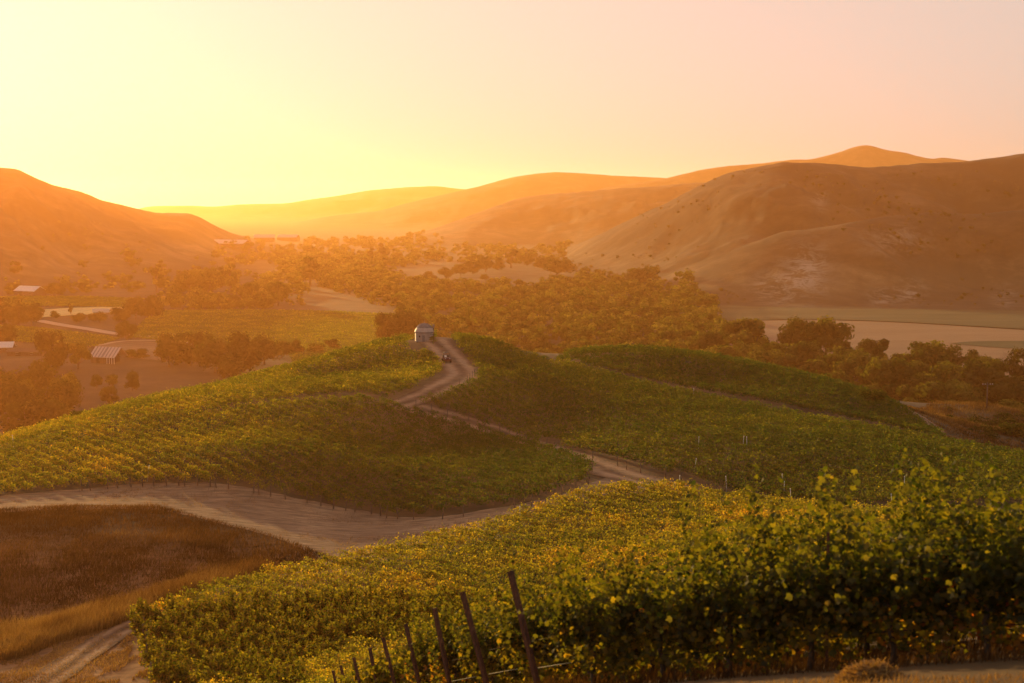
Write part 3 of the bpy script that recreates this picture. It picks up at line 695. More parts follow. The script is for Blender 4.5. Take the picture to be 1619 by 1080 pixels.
# ------------------------------------------------------------------ trees
TREE_STOPS = [(.0, (.022, .026, .009)), (.4, (.045, .05, .014)), (.7, (.09, .088, .022)), (1.0, (.17, .135, .04))]
M_tree = leaf_mat('tree_leaf', TREE_STOPS, .36, .05, .3, 0, .9, 1.2)
M_oak = leaf_mat('oak_leaf', [(.0, (.022, .024, .010)), (.5, (.042, .043, .014)), (1.0, (.08, .07, .022))], .26, .05, .4, 0, .85, 1.3)
M_trunk = mat('tree_bark', (.09, .06, .04), 1)
def crown(seed, w, h, base, lobes, leaf, n, m, name='crown', parent=None, kind='round'):
    """leaf faces gathered in clumps over a crown w wide and h tall whose foot is base above the ground; unit heights"""
    r = np.random.default_rng(seed); C = []; Rr = []
    for k in range(lobes):
        a = r.uniform(0, 2 * np.pi); u = r.random() ** .55
        zz = r.random()
        prof = {'round': np.sin(np.pi * (.12 + .8 * zz)) ** .7, 'tall': np.sin(np.pi * (.15 + .75 * zz)) ** .6, 'cone': 1.05 - zz}[kind]
        C.append((np.cos(a) * u * w * .36 * prof, np.sin(a) * u * w * .36 * prof, base + (h - base) * (.14 + .72 * zz)))
        Rr.append(w * r.uniform(.13, .23) * (.75 if kind == 'cone' else 1))
    C = np.array(C); Rr = np.array(Rr)
    wgt = Rr ** 2 / (Rr ** 2).sum()
    i = r.choice(lobes, n, p=wgt)
    dirv = unit(r.normal(size=(n, 3)) + np.array([0, 0, .25]))
    rad = Rr[i] * (1 - .38 * r.random(n) ** 1.6) * (1 + .18 * r.normal(size=n))
    P = C[i] + dirv * rad[:, None] * np.array([1, 1, .82])
    N = unit(dirv + r.normal(size=(n, 3)) * .27)
    Uv = unit(np.cross(N, r.normal(size=(n, 3)))); W = np.cross(N, Uv); s = (leaf * r.uniform(.6, 1.35, n))[:, None]
    V = np.stack([P - Uv * s, P - W * s * .8, P + Uv * s, P + W * s * .8], 1).reshape(-1, 3)
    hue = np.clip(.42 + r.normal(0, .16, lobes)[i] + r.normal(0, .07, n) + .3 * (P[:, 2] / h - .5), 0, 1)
    if name is None: return V, hue
    return mesh_np(name, V, [np.arange(4 * n).reshape(-1, 4)], m, parent, attrs={'hue': ('FACE', hue)}), C
def tree_proto(seed, w, base, lobes, n, m, kind='round', leaf=.041, name='tree'):
    root = empty(name, (0, 0, 0)); tag(root, 'x', 'tree')
    _, C = crown(seed, w, 1.0, base, lobes, leaf, n, m, 'crown', root, kind)
    r = random.Random(seed); b = MB()
    b.tube([(0, 0, -.06), (r.uniform(-.01, .01), r.uniform(-.01, .01), base * .7), (r.uniform(-.03, .03), r.uniform(-.03, .03), .5), (0, 0, .78)], [.045, .032, .022, .008], 7)
    for k in range(min(7, lobes)):
        c = C[k]; z0 = r.uniform(base * .7, .45)
        b.tube([(0, 0, z0), (c[0] * .5, c[1] * .5, (z0 + c[2]) / 2 - .02), tuple(c)], [.018, .012, .004], 5)
    b.build('trunk', M_trunk, root, True)
    return root
TP = {
 'broad': [tree_proto(1, 1.15, .14, 15, 2600, M_tree), tree_proto(2, 1.3, .10, 18, 3000, M_tree), tree_proto(3, 1.0, .16, 13, 2400, M_tree)],
 'tall': [tree_proto(4, .72, .14, 13, 2200, M_tree, 'tall'), tree_proto(5, .62, .12, 12, 2000, M_tree, 'tall')],
 'oak': [tree_proto(6, 1.35, .12, 18, 3000, M_oak), tree_proto(7, 1.2, .14, 15, 2700, M_oak), tree_proto(8, 1.55, .12, 20, 3200, M_oak)],
 'bush': [tree_proto(9, 1.25, .02, 12, 1500, M_oak, leaf=.055, name='shrub'), tree_proto(10, 1.5, .02, 14, 1500, M_tree, leaf=.055, name='shrub')],
 'pine': [tree_proto(11, .62, .12, 16, 1100, M_oak, 'cone', name='pine_tree')],
}
TUSED = set(); NTREE = [0]
def put_tree(kind, x, y, h, label, group, wide=1.0, i=None):
    pool = TP[kind]; src = pool[(i if i is not None else random.randrange(len(pool))) % len(pool)]
    if src.name in TUSED: o = copy_tree(src)
    else: o = src; TUSED.add(src.name)
    o.location = (x, y, gz(x, y)); o.rotation_euler = (0, 0, random.uniform(0, 6.28)); o.scale = (h * wide, h * wide, h)
    o['label'] = label; o['group'] = group; o['category'] = 'shrub' if kind == 'bush' else 'tree'
    NTREE[0] += 1
    return o
TREES = [  # kind, column, foot row, height in rows, width factor, label, group
 ('oak', 10, 549, 36, 1, 'dark oak behind the white-roofed house at the left edge', 'a'),
 ('oak', 84, 586, 60, .8, 'tall dome-shaped dark tree left of the striped-roof barn', 'a'),
 ('broad', 124, 584, 42, 1, 'paler rounded tree close to the left wall of the barn', 'a'),
 ('oak', 200, 538, 29, 1.15, 'lone spreading oak standing beside the pale valley road', 'a'),
 ('oak', 22, 668, 68, 1, 'big dark tree on the left edge above the vine hill, lower one', 'a'), ('oak', 58, 640, 66, .9, 'big dark tree in the left clump, below the dome-shaped tree', 'a'),
 ('oak', 92, 662, 60, .9, 'dark tree on the right side of the left clump', 'a'), ('oak', 40, 700, 60, 1, 'dark tree half hidden behind the left crest of the vine hill', 'a'), ('oak', 84, 694, 55, 1, 'dark bushy tree touching the left crest of the vine hill', 'a'),
 ('oak', 5, 640, 55, 1, 'dark tree cut by the left frame edge below the shed', 'a'), ('broad', 108, 632, 40, .8, 'small pale tree at the right foot of the left clump', 'a'), ('bush', 122, 668, 18, 1.2, 'low shrub at the end of the pale path by the vine crest', 'a'),
 ('bush', 153, 614, 19, .9, 'small round shrub alone on the dry slope, leftmost of the round four', 'r'), ('bush', 177, 609, 16, 1, 'smallest round shrub on the dry slope below the barn', 'r'), ('bush', 209, 619, 28, .85, 'tallest upright shrub on the dry slope, farthest right', 'r'), ('bush', 173, 640, 26, 1, 'wide round shrub lowest on the dry slope', 'r'),
 ('bush', 208, 566, 13, 1.6, 'low hedge-like bush just right of the barn', 'a'), ('bush', 226, 567, 14, 1.5, 'low bush between the barn and the oak grove', 'a'),
 ('oak', 268, 580, 50, 1, 'leftmost oak of the dark grove behind the left hill slope', 'g'), ('oak', 300, 576, 48, 1.1, 'oak with a high rounded top in the dark grove', 'g'), ('oak', 340, 590, 56, 1, 'large front oak low in the dark grove', 'g'), ('oak', 385, 588, 58, 1, 'broad oak in the middle of the dark grove', 'g'), ('oak', 418, 576, 44, 1.1, 'right-hand oak of the dark grove', 'g'),
 ('oak', 362, 604, 40, 1, 'oak touching the hill crest below the dark grove', 'g'), ('oak', 445, 566, 26, 1.2, 'low oak trailing right from the dark grove', 'g'), ('oak', 470, 560, 21, 1, 'small rounded tree at the field corner right of the grove', 'g'), ('bush', 500, 558, 14, 1.6, 'low bush above the crest right of the grove', 'g'), ('bush', 525, 552, 14, 1.6, 'last low bush along the crest towards the silo', 'g'),
 ('oak', 8, 514, 30, 1, 'hazy oak left of the yellow stubble, at the frame edge', 'h'), ('oak', 30, 516, 32, 1, 'hazy oak second from the left near the yellow stubble', 'h'), ('oak', 50, 514, 30, 1, 'hazy oak touching the yellow stubble field', 'h'),
 ('tall', 112, 498, 18, .8, 'slim small tree standing in front of the yellow stubble', 'h'), ('bush', 86, 503, 11, 1, 'round bush at the corner of the yellow stubble', 'h'), ('oak', 125, 510, 14, 1.6, 'low wide bushy tree under the yellow stubble', 'h'), ('oak', 158, 510, 16, 1.5, 'low bushy tree right of the slim one by the stubble', 'h'),
 ('oak', 215, 505, 34, 1, 'hazy tree at the right end of the yellow stubble', 'h'), ('oak', 240, 503, 34, 1, 'hazy tree at the corner of the valley vine field', 'h'), ('oak', 190, 508, 20, 1.5, 'low hazy tree beside the pale trailer', 'h'), ('oak', 85, 468, 20, 1.5, 'hazy round grove tree above the far white roof', 'h'), ('oak', 20, 464, 16, 1.5, 'hazy tree left of the far white roof', 'h'),
 ('tall', 248, 462, 40, 1, 'tall hazy tree alone in the left valley haze', 'h'), ('broad', 300, 470, 44, 1, 'big hazy tree, left one in the valley haze', 'h'), ('broad', 330, 468, 42, 1, 'big hazy tree, middle one in the valley haze', 'h'), ('tall', 365, 462, 44, 1, 'big tall hazy tree in the valley haze', 'h'), ('broad', 395, 480, 34, 1, 'hazy tree above the far corner of the valley field', 'h'), ('broad', 440, 484, 40, 1, 'hazy tree behind the valley vine field', 'h'), ('tall', 490, 452, 44, 1.2, 'pale hazy tree in the centre of the valley', 'h'),
 ('broad', 393, 400, 18, 1, 'far hazy tree beside the long white roof', 'f'), ('broad', 413, 400, 13, 1, 'second far tree right of the long white roof', 'f'), ('broad', 445, 402, 13, 1.4, 'far rounded tree on the hazy valley line', 'f'), ('broad', 488, 402, 14, 1.2, 'far dome-shaped tree on the hazy valley line', 'f'), ('broad', 460, 404, 11, 1.5, 'far low tree between two taller hazy ones', 'f'),
 ('pine', 588, 412, 22, 1.4, 'far dark conifer, shorter of the two together', 'f'), ('pine', 603, 412, 30, 1.2, 'far dark conifer with a leaning top, taller of two', 'f'), ('broad', 628, 411, 12, 1.6, 'far low tree right of the two conifers', 'f'), ('broad', 655, 411, 11, 1.8, 'far low spreading tree in a hazy belt', 'f'),
 ('oak', 680, 444, 14, 1.5, 'low left end tree of the dark line on the far rise', 'l'), ('oak', 705, 440, 16, 1.4, 'second tree of the dark line on the far rise', 'l'), ('oak', 728, 436, 18, 1.3, 'third tree of the dark line on the far rise', 'l'), ('oak', 748, 433, 19, 1.2, 'middle tree of the dark line on the far rise', 'l'), ('oak', 768, 430, 24, 1, 'taller peaked tree in the dark line on the far rise', 'l'), ('oak', 788, 427, 18, 1.1, 'small tree left of the tallest on the far rise', 'l'), ('tall', 808, 424, 30, 1.2, 'tallest tree with an open crown on the far rise', 'l'), ('oak', 833, 420, 18, 1.2, 'leaning tree at the right end of the dark line', 'l'), ('oak', 857, 424, 16, 1.6, 'dark tree where the far rise meets the right hill', 'l'), ('oak', 880, 436, 26, 1.6, 'dark mass of a tree at the foot of the right hill', 'l'),
 ('oak', 766, 444, 10, 1.2, 'single small tree on the dry rise', 'l'), ('oak', 800, 448, 9, 1.6, 'low shrubby tree on the dry rise', 'l'), ('oak', 1018, 452, 28, 1.3, 'dark clump tree on the lower right hill below the dry ridge', 'l'),
 ('oak', 640, 540, 50, .8, 'tall dark tree right behind the silo', 'b'), ('oak', 612, 540, 44, .8, 'dark tree left behind the silo', 'b'), ('oak', 660, 534, 36, .8, 'dark tree showing above the silo roof', 'b'),
 ('broad', 1122, 575, 46, .9, 'round pale-rimmed tree just above the knoll vines', 'R'), ('broad', 1092, 548, 24, .9, 'small bright ball-shaped tree above the knoll', 'R'), ('tall', 1188, 572, 58, 1.1, 'tall golden-rimmed tree above the knoll crest', 'R'), ('broad', 1165, 556, 44, .9, 'shaded tree left of the tall golden one', 'R'), ('broad', 1225, 588, 42, .9, 'double-headed round tree by the knoll crest', 'R'),
 ('oak', 1256, 566, 52, .9, 'dark flat-topped tree in front of the ploughed field', 'R'), ('broad', 1306, 570, 58, 1, 'biggest round tree in front of the ploughed field', 'R'), ('broad', 1264, 592, 46, .9, 'golden round-headed tree in front of the flat-topped one', 'R'), ('pine', 1338, 584, 42, 1.3, 'feathery dark tree right of the biggest round tree', 'R'), ('broad', 1312, 606, 40, .9, 'small round tree below the biggest one', 'R'), ('oak', 1370, 566, 25, 1.1, 'grey hazy tree alone at the field margin', 'R'),
 ('tall', 1392, 586, 44, 1, 'upright golden tree at the margin of the ploughed field', 'R'), ('broad', 1360, 606, 42, 1, 'rounded tree left of the upright golden one', 'R'), ('broad', 1405, 640, 64, 1, 'large sunlit tree leaning over the knoll path', 'R'), ('broad', 1460, 606, 58, 1, 'tall two-headed sunlit tree by the ploughed field', 'R'), ('broad', 1440, 630, 52, 1.2, 'wide shaded tree under the two-headed one', 'R'), ('oak', 1500, 600, 44, 1, 'dark sloping tree right of the two-headed one', 'R'),
 ('broad', 1500, 640, 54, 1.3, 'long bright-topped tree in the middle of the right belt', 'R'), ('broad', 1482, 668, 56, 1.3, 'broad sunlit tree lowest in the right belt', 'R'), ('oak', 1540, 592, 32, .9, 'brown oval tree standing up against the field', 'R'), ('oak', 1540, 650, 64, 1, 'big dark tree left of the utility pole', 'R'), ('broad', 1570, 625, 50, .9, 'yellowish open tree left of the bare tree', 'R'), ('oak', 1585, 655, 50, 1.2, 'dark tree behind the utility pole', 'R'), ('oak', 1619, 612, 50, .9, 'green-brown tree cut by the right frame edge', 'R'), ('oak', 1615, 652, 45, 1.2, 'dark bushy tree low at the right frame edge', 'R'),
 ('broad', 1432, 655, 40, .8, 'small bright tree beside the path at the knoll end', 'R'), ('bush', 1380, 640, 20, 1.4, 'pale shrub just over the knoll crest', 'R'), ('bush', 1600, 690, 18, 1.5, 'dark round shrub on the bare bank at the right', 'R'),
]
for px, py, hp in ((1150, 592, 40), (1208, 604, 44), (1242, 606, 40), (1290, 616, 42), (1338, 614, 40), (1384, 622, 42), (1345, 596, 38), (1425, 606, 42), (1462, 646, 46), (1530, 632, 46), (1556, 610, 40), (1275, 584, 34), (1515, 660, 46), (1180, 586, 36), (1320, 632, 38), (1105, 566, 30), (1060, 556, 30)):
    TREES.append(('broad', px, py, hp, 1.1, 'leafy olive-green tree wedged between larger crowns in the right belt', 'R'))
GR = {'a': 'trees around the barn and the left clump', 'r': 'round shrubs on the dry slope', 'g': 'oaks of the dark grove behind the left slope', 'h': 'hazy trees of the left valley', 'f': 'far trees on the hazy valley line', 'l': 'trees on the far rise', 'b': 'dark trees behind the silo', 'R': 'sunlit trees of the right belt'}
TXY = []
for i, (kd, px, py, hp, wd, lab, g) in enumerate(TREES):
    x, y = at(px, py)
    if y < 500 and kd != 'bush' : y = 85 * FPX / (py - 320.0); x = unproj(px, py, y)[0]
    h = hp * y / FPX
    put_tree(kd, x, y, h * (1.22 if g == 'R' else 1.05), lab, GR[g], wd); TXY.append((x, y, h * .35))
# the riverside wood: the nearest trees one by one, the far ones as one mass
def floorY(py): return 85 * FPX / (py - 320.0)
wood = [(unproj(px, py, floorY(py))[0], floorY(py)) for px, py in [(700, 560), (780, 590), (900, 610), (1150, 630), (1300, 650), (1420, 690), (1680, 690), (1680, 640), (1520, 625), (1420, 600), (1340, 578), (1250, 566), (1180, 540), (1135, 512), (1130, 482), (1080, 462), (1000, 450), (900, 448), (850, 452), (760, 455), (640, 446), (560, 425), (480, 420), (470, 440), (560, 470), (640, 500), (680, 530)]]
W_ = np.array(wood); cand = rng.uniform(W_.min(0), W_.max(0), (16000, 2))
cand = cand[pip(cand[:, 0], cand[:, 1], wood)]
keep = []
grid = {}
for p in cand:
    D = np.hypot(*p); sp_ = (5.5 + D * .0032) * random.uniform(.75, 1.5)
    c = (int(p[0] // 14), int(p[1] // 14)); ok = True
    for a in (-1, 0, 1):
        for b_ in (-1, 0, 1):
            for q in grid.get((c[0] + a, c[1] + b_), ()):
                if (p[0] - q[0]) ** 2 + (p[1] - q[1]) ** 2 < sp_ ** 2: ok = False
    if ok and any((p[0] - t[0]) ** 2 + (p[1] - t[1]) ** 2 < t[2] ** 2 for t in TXY): ok = False
    if ok: keep.append(p); grid.setdefault(c, []).append(p)
keep = np.array(keep); keep = keep[np.argsort(np.hypot(keep[:, 0], keep[:, 1]))]
kx, ky = proj(keep[:, 0], keep[:, 1], 9.0)
show = (kx > -20) & (kx < 1640); keep = keep[show]
NIND = max(0, 300 - NTREE[0])
for p in keep[:NIND]:
    r_ = random.random()
    kd = 'broad' if r_ < .6 else 'tall' if r_ < .8 else 'oak' if r_ < .92 else 'bush'
    h = ((5.5 + 9 * random.random() ** 1.4) if kd != 'bush' else random.uniform(4, 6)) * (1 - .22 * (p[1] < 760 and p[0] > 60))
    px, _ = proj(p[0], p[1], 5)
    lab = ('rounded leafy tree packed in the riverside wood behind the knoll' if px > 860 else 'rounded leafy tree packed in the riverside wood behind the silo hill') if kd != 'bush' else 'low leafy shrub between the trees of the riverside wood'
    put_tree(kd, float(p[0]), float(p[1]), h, lab, 'trees of the riverside wood' if kd != 'bush' else 'shrubs of the riverside wood', random.uniform(.9, 1.45))
# the rest of the wood and the far scattered groves
far = [tuple(p) for p in keep[NIND:]]
def grove(px0, px1, py0, py1, n):
    for k in range(n):
        px, py = random.uniform(px0, px1), random.uniform(py0, py1); Y = floorY(py); far.append((unproj(px, py, Y)[0], Y))
grove(250, 480, 430, 486, 150); grove(-40, 260, 420, 466, 90); grove(380, 900, 392, 418, 330); grove(-40, 400, 396, 420, 120); grove(480, 700, 380, 392, 160); grove(900, 1140, 436, 462, 70); grove(-40, 70, 486, 500, 14); grove(240, 420, 484, 492, 30)
grove(440, 640, 405, 440, 200)
G = ground_z(np.array([p[0] for p in far]), np.array([p[1] for p in far])); far = [p for p, g in zip(far, G) if g < 14]
Vs = []; Hs = []
base = [crown(400 + i, [1.25, 1.0, 1.5, .8][i], 1.0, .03, 9, .075, 320, None, None, None, 'round') for i in range(4)]
for i, p in enumerate(far):
    V, hue = base[i % 4]; D = math.hypot(*p); h = (4.5 + 8.5 * rng.random() ** 1.5) * (1.15 if D > 1800 else 1)
    a = rng.uniform(0, 6.28); ca, sa = math.cos(a), math.sin(a)
    Q = V * h * np.array([1.25, 1.25, 1.0]); Q = np.stack([Q[:, 0] * ca - Q[:, 1] * sa + p[0], Q[:, 0] * sa + Q[:, 1] * ca + p[1], Q[:, 2] - .5], 1)
    Vs.append((Q, p)); Hs.append(np.clip(hue + rng.normal(0, .12), 0, 1))
G = ground_z(np.array([p[0] for p in far]), np.array([p[1] for p in far]))
V = np.concatenate([q[0] + np.array([0, 0, g]) for q, g in zip(Vs, G)])
o = mesh_np('woodland', V, [np.arange(len(V)).reshape(-1, 4)], M_tree, attrs={'hue': ('FACE', np.concatenate(Hs))}); tag(o, kind='stuff')
# scrub scattered over the hillsides
def scrub_on(px0, px1, py0, py1, n, hmin, hmax):
    out = []
    for k in range(n):
        px, py = random.uniform(px0, px1), random.uniform(py0, py1); x, y = at(px, py)
        if y < 3500 and fbm(np.array([x / 130.]), np.array([y / 130.]), 3, 91)[0] > -.05: out.append((x, y, random.uniform(hmin, hmax)))
    return out
sc_ = scrub_on(1000, 1640, 270, 484, 1100, 1.2, 3.4) + scrub_on(1380, 1640, 300, 345, 110, 1.5, 4) + scrub_on(900, 1200, 400, 480, 120, 1.5, 4) + [(q[0], q[1], random.uniform(.7, 2.2)) for q in (at(random.uniform(1500, 1625), random.uniform(648, 698)) for _ in range(260)) if fbm(np.array([q[0] / 9.]), np.array([q[1] / 14.]), 3, 93)[0] > .0 and q[1] < 480] + scrub_on(-20, 380, 350, 410, 120, 1.5, 4)
Vs = []; Hs = []
G = ground_z(np.array([p[0] for p in sc_]), np.array([p[1] for p in sc_]))
for i, (p, g) in enumerate(zip(sc_, G)):
    V, hue = base[i % 4]; V = V[:320] if p[2] < 3 else V
    Q = V * p[2] * np.array([1.5, 1.5, 1]); Vs.append(Q + np.array([p[0], p[1], g - .5])); Hs.append(hue[:len(V) // 4])
V = np.concatenate(Vs)
o = mesh_np('hillside_scrub', V, [np.arange(len(V)).reshape(-1, 4)], M_oak, attrs={'hue': ('FACE', np.concatenate(Hs))}); tag(o, kind='stuff')
# the bare tree
def bare_tree(px, py, hp):
    x, y = at(px, py); h = hp * y / FPX; root = empty('bare_tree', (x, y, gz(x, y)), label='leafless grey tree standing at the edge of the ploughed field', cat='tree') if False else empty('bare_tree', (x, y, gz(x, y)))
    tag(root, 'leafless grey tree standing at the edge of the ploughed field', 'tree')
    r = random.Random(5); t = MB(); t.tube([(0, 0, -.5), (.1, 0, h * .3), (.3, .1, h * .55)], [h * .022, h * .017, h * .012], 7); t.build('trunk', M_bare, root, True)
    b = MB()
    def branch(p, d, L, rad, dep):
        q = p + d * L * .5 + Vector((r.uniform(-1, 1), r.uniform(-1, 1), r.uniform(-.3, .6))) * L * .08; e = p + d * L
        b.tube([p, q, e], [rad, rad * .75, rad * .5], 4)
        if dep:
            for k in range(3): branch(p + (e - p) * r.uniform(.45, 1), (d + Vector((r.uniform(-1, 1), r.uniform(-1, 1), r.uniform(-.35, .8))) * .75).normalized(), L * r.uniform(.5, .72), rad * .55, dep - 1)
    for k in range(6): branch(Vector((.15, .05, h * r.uniform(.25, .55))), Vector((r.uniform(-1, 1), r.uniform(-1, 1), r.uniform(.5, 1.5))).normalized(), h * .34, h * .009, 3)
    b.build('branches', M_bare, root)
M_bare = mat('bare_wood', (.22, .17, .13), 1)
bare_tree(1598, 602, 52)
# ------------------------------------------------------------------ dry grass
M_grass = leaf_mat('dry_grass', [(0, (.055, .03, .016)), (.4, (.14, .075, .035)), (.7, (.25, .15, .07)), (1, (.36, .24, .12))], .25, .06, .5, 0, .85, .8)
def grass(name, poly, n, hmin, hmax, wdt, hue0, keep=None):
    P = np.array(poly); C = rng.uniform(P.min(0), P.max(0), (n, 2)); m = pip(C[:, 0], C[:, 1], poly)
    den = fbm(C[:, 0] / 4, C[:, 1] / 4, 3, 61)
    m &= rng.random(n) < np.clip(.75 + .9 * den, .3, 1)
    if keep is not None: m &= keep(C)
    C = C[m]; n = len(C); Z = ground_z(C[:, 0], C[:, 1])
    h = rng.uniform(hmin, hmax, n) * (1 + .7 * fbm(C[:, 0] / 7, C[:, 1] / 7, 3, 62)); a = rng.uniform(0, 6.28, n)
    lean = rng.normal(0, .28, (n, 2)) * h[:, None] + np.array([.12, -.05]) * h[:, None]
    wx, wy = np.cos(a) * wdt, np.sin(a) * wdt
    B = np.stack([C[:, 0], C[:, 1], Z - .03], 1); W = np.stack([wx, wy, 0 * wx], 1)
    T = B + np.stack([lean[:, 0], lean[:, 1], h], 1); Mid = B + np.stack([lean[:, 0] * .35, lean[:, 1] * .35, h * .55], 1)
    V = np.stack([B - W, B + W, Mid + W * .9, T + W * .25, T - W * .25, Mid - W * .9], 1).reshape(-1, 3); k = np.arange(n)[:, None] * 6
    F = np.concatenate([k + np.array([[0, 1, 2, 5]]), k + np.array([[5, 2, 3, 4]])])
    hue = np.clip(hue0 + .45 * fbm(C[:, 0] / 6, C[:, 1] / 6, 3, 63) + rng.normal(0, .12, n), 0, 1)
    o = mesh_np(name, V, [F], M_grass, attrs={'hue': ('FACE', np.concatenate([hue, hue]))}); return tag(o, kind='stuff')
mound = poly_px([(-80, 812), (0, 806), (120, 800), (250, 802), (400, 838), (470, 862), (532, 884), (470, 900), (420, 908), (330, 934), (235, 972), (170, 996), (60, 1016), (-80, 1040)])
grass('dry_grass', mound, 170000, .2, .5, .024, .16)
fringe = poly_px([(-80, 1000), (60, 988), (200, 952), (300, 925), (420, 896), (440, 906), (330, 936), (235, 972), (170, 998), (90, 1018), (40, 1040), (-80, 1060)])
grass('tall_grass', fringe, 60000, .8, 1.5, .02, .46)
clear_p = poly_px([(-80, 806), (0, 790), (250, 770), (430, 786), (650, 824), (830, 802), (930, 772), (1000, 760), (930, 788), (830, 814), (700, 852), (540, 888), (470, 862), (400, 838), (250, 800), (0, 806)])
grass('mown_stubble', clear_p, 45000, .06, .22, .03, .6, lambda C: fbm(C[:, 0] / 2.0, C[:, 1] / 5.0, 3, 71) > -.05)
bank = poly_px([(-60, 1040), (60, 1018), (150, 1000), (205, 995), (250, 1085), (230, 1120), (-60, 1120)])
grass('mown_stubble', bank, 70000, .06, .25, .022, .55, lambda C: fbm(C[:, 0] / 1.5, C[:, 1] / 4.0, 3, 72) > -.25)
rb = poly_px([(1465, 660, 330), (1480, 648, 350), (1550, 641, 350), (1640, 652, 350), (1640, 690, 300), (1560, 690, 290), (1520, 690, 275), (1490, 680, 285)])
grass('dry_grass', rb, 40000, .3, .8, .05, .42)
rb2 = poly_px([(1425, 640, 290), (1470, 650, 345), (1500, 680, 285), (1640, 695, 290), (1640, 716, 250), (1520, 708, 246), (1492, 700, 250), (1470, 672, 272)])
grass('dry_grass', rb2, 36000, .15, .5, .05, .3)
# straw and weeds on the bank at our feet
foot = [(1.5, 20), (4.5, 16.8), (8, 13.2), (9, 9), (3, 9), (-2, 16), (-1.5, 21)]
grass('straw_grass', foot, 42000, .04, .16, .006, .62)
under = [tuple(E0 + ROW_D * t + PERP * s) for t, s in ((-1, -.6), (16, -.6), (16, 4.4), (-1, 4.4))]
grass('weeds', under, 46000, .08, .32, .009, -.02)  # weeds coloured dark to stand in for shade under the near rows
# a heap of dry straw left on the bank
def straw_heap(x, y, rad, h, label):
    k = 2600; a = rng.uniform(0, 6.28, k); q = rad * np.sqrt(rng.random(k)); C = np.stack([x + np.cos(a) * q, y + np.sin(a) * q], 1)
    z = ground_z(C[:, 0], C[:, 1]) + h * (1 - (q / rad) ** 2) * rng.uniform(.5, 1.05, k)
    d = unit(rng.normal(size=(k, 3)) * np.array([1, 1, .45])); s = rng.uniform(.05, .14, k)[:, None]; P = np.stack([C[:, 0], C[:, 1], z], 1); W = unit(np.cross(d, rng.normal(size=(k, 3)))) * .006
    V = np.stack([P - d * s - W, P - d * s + W, P + d * s + W, P + d * s - W], 1).reshape(-1, 3)
    o = mesh_np('straw_heap', V, [np.arange(4 * k).reshape(-1, 4)], M_grass, attrs={'hue': ('FACE', np.clip(rng.normal(.7, .15, k), 0, 1))}); tag(o, label, 'straw heap')
x, y = at(1372, 1074); straw_heap(x, y, .34, .2, 'small heap of dry straw on the lit bank below the nearest row')

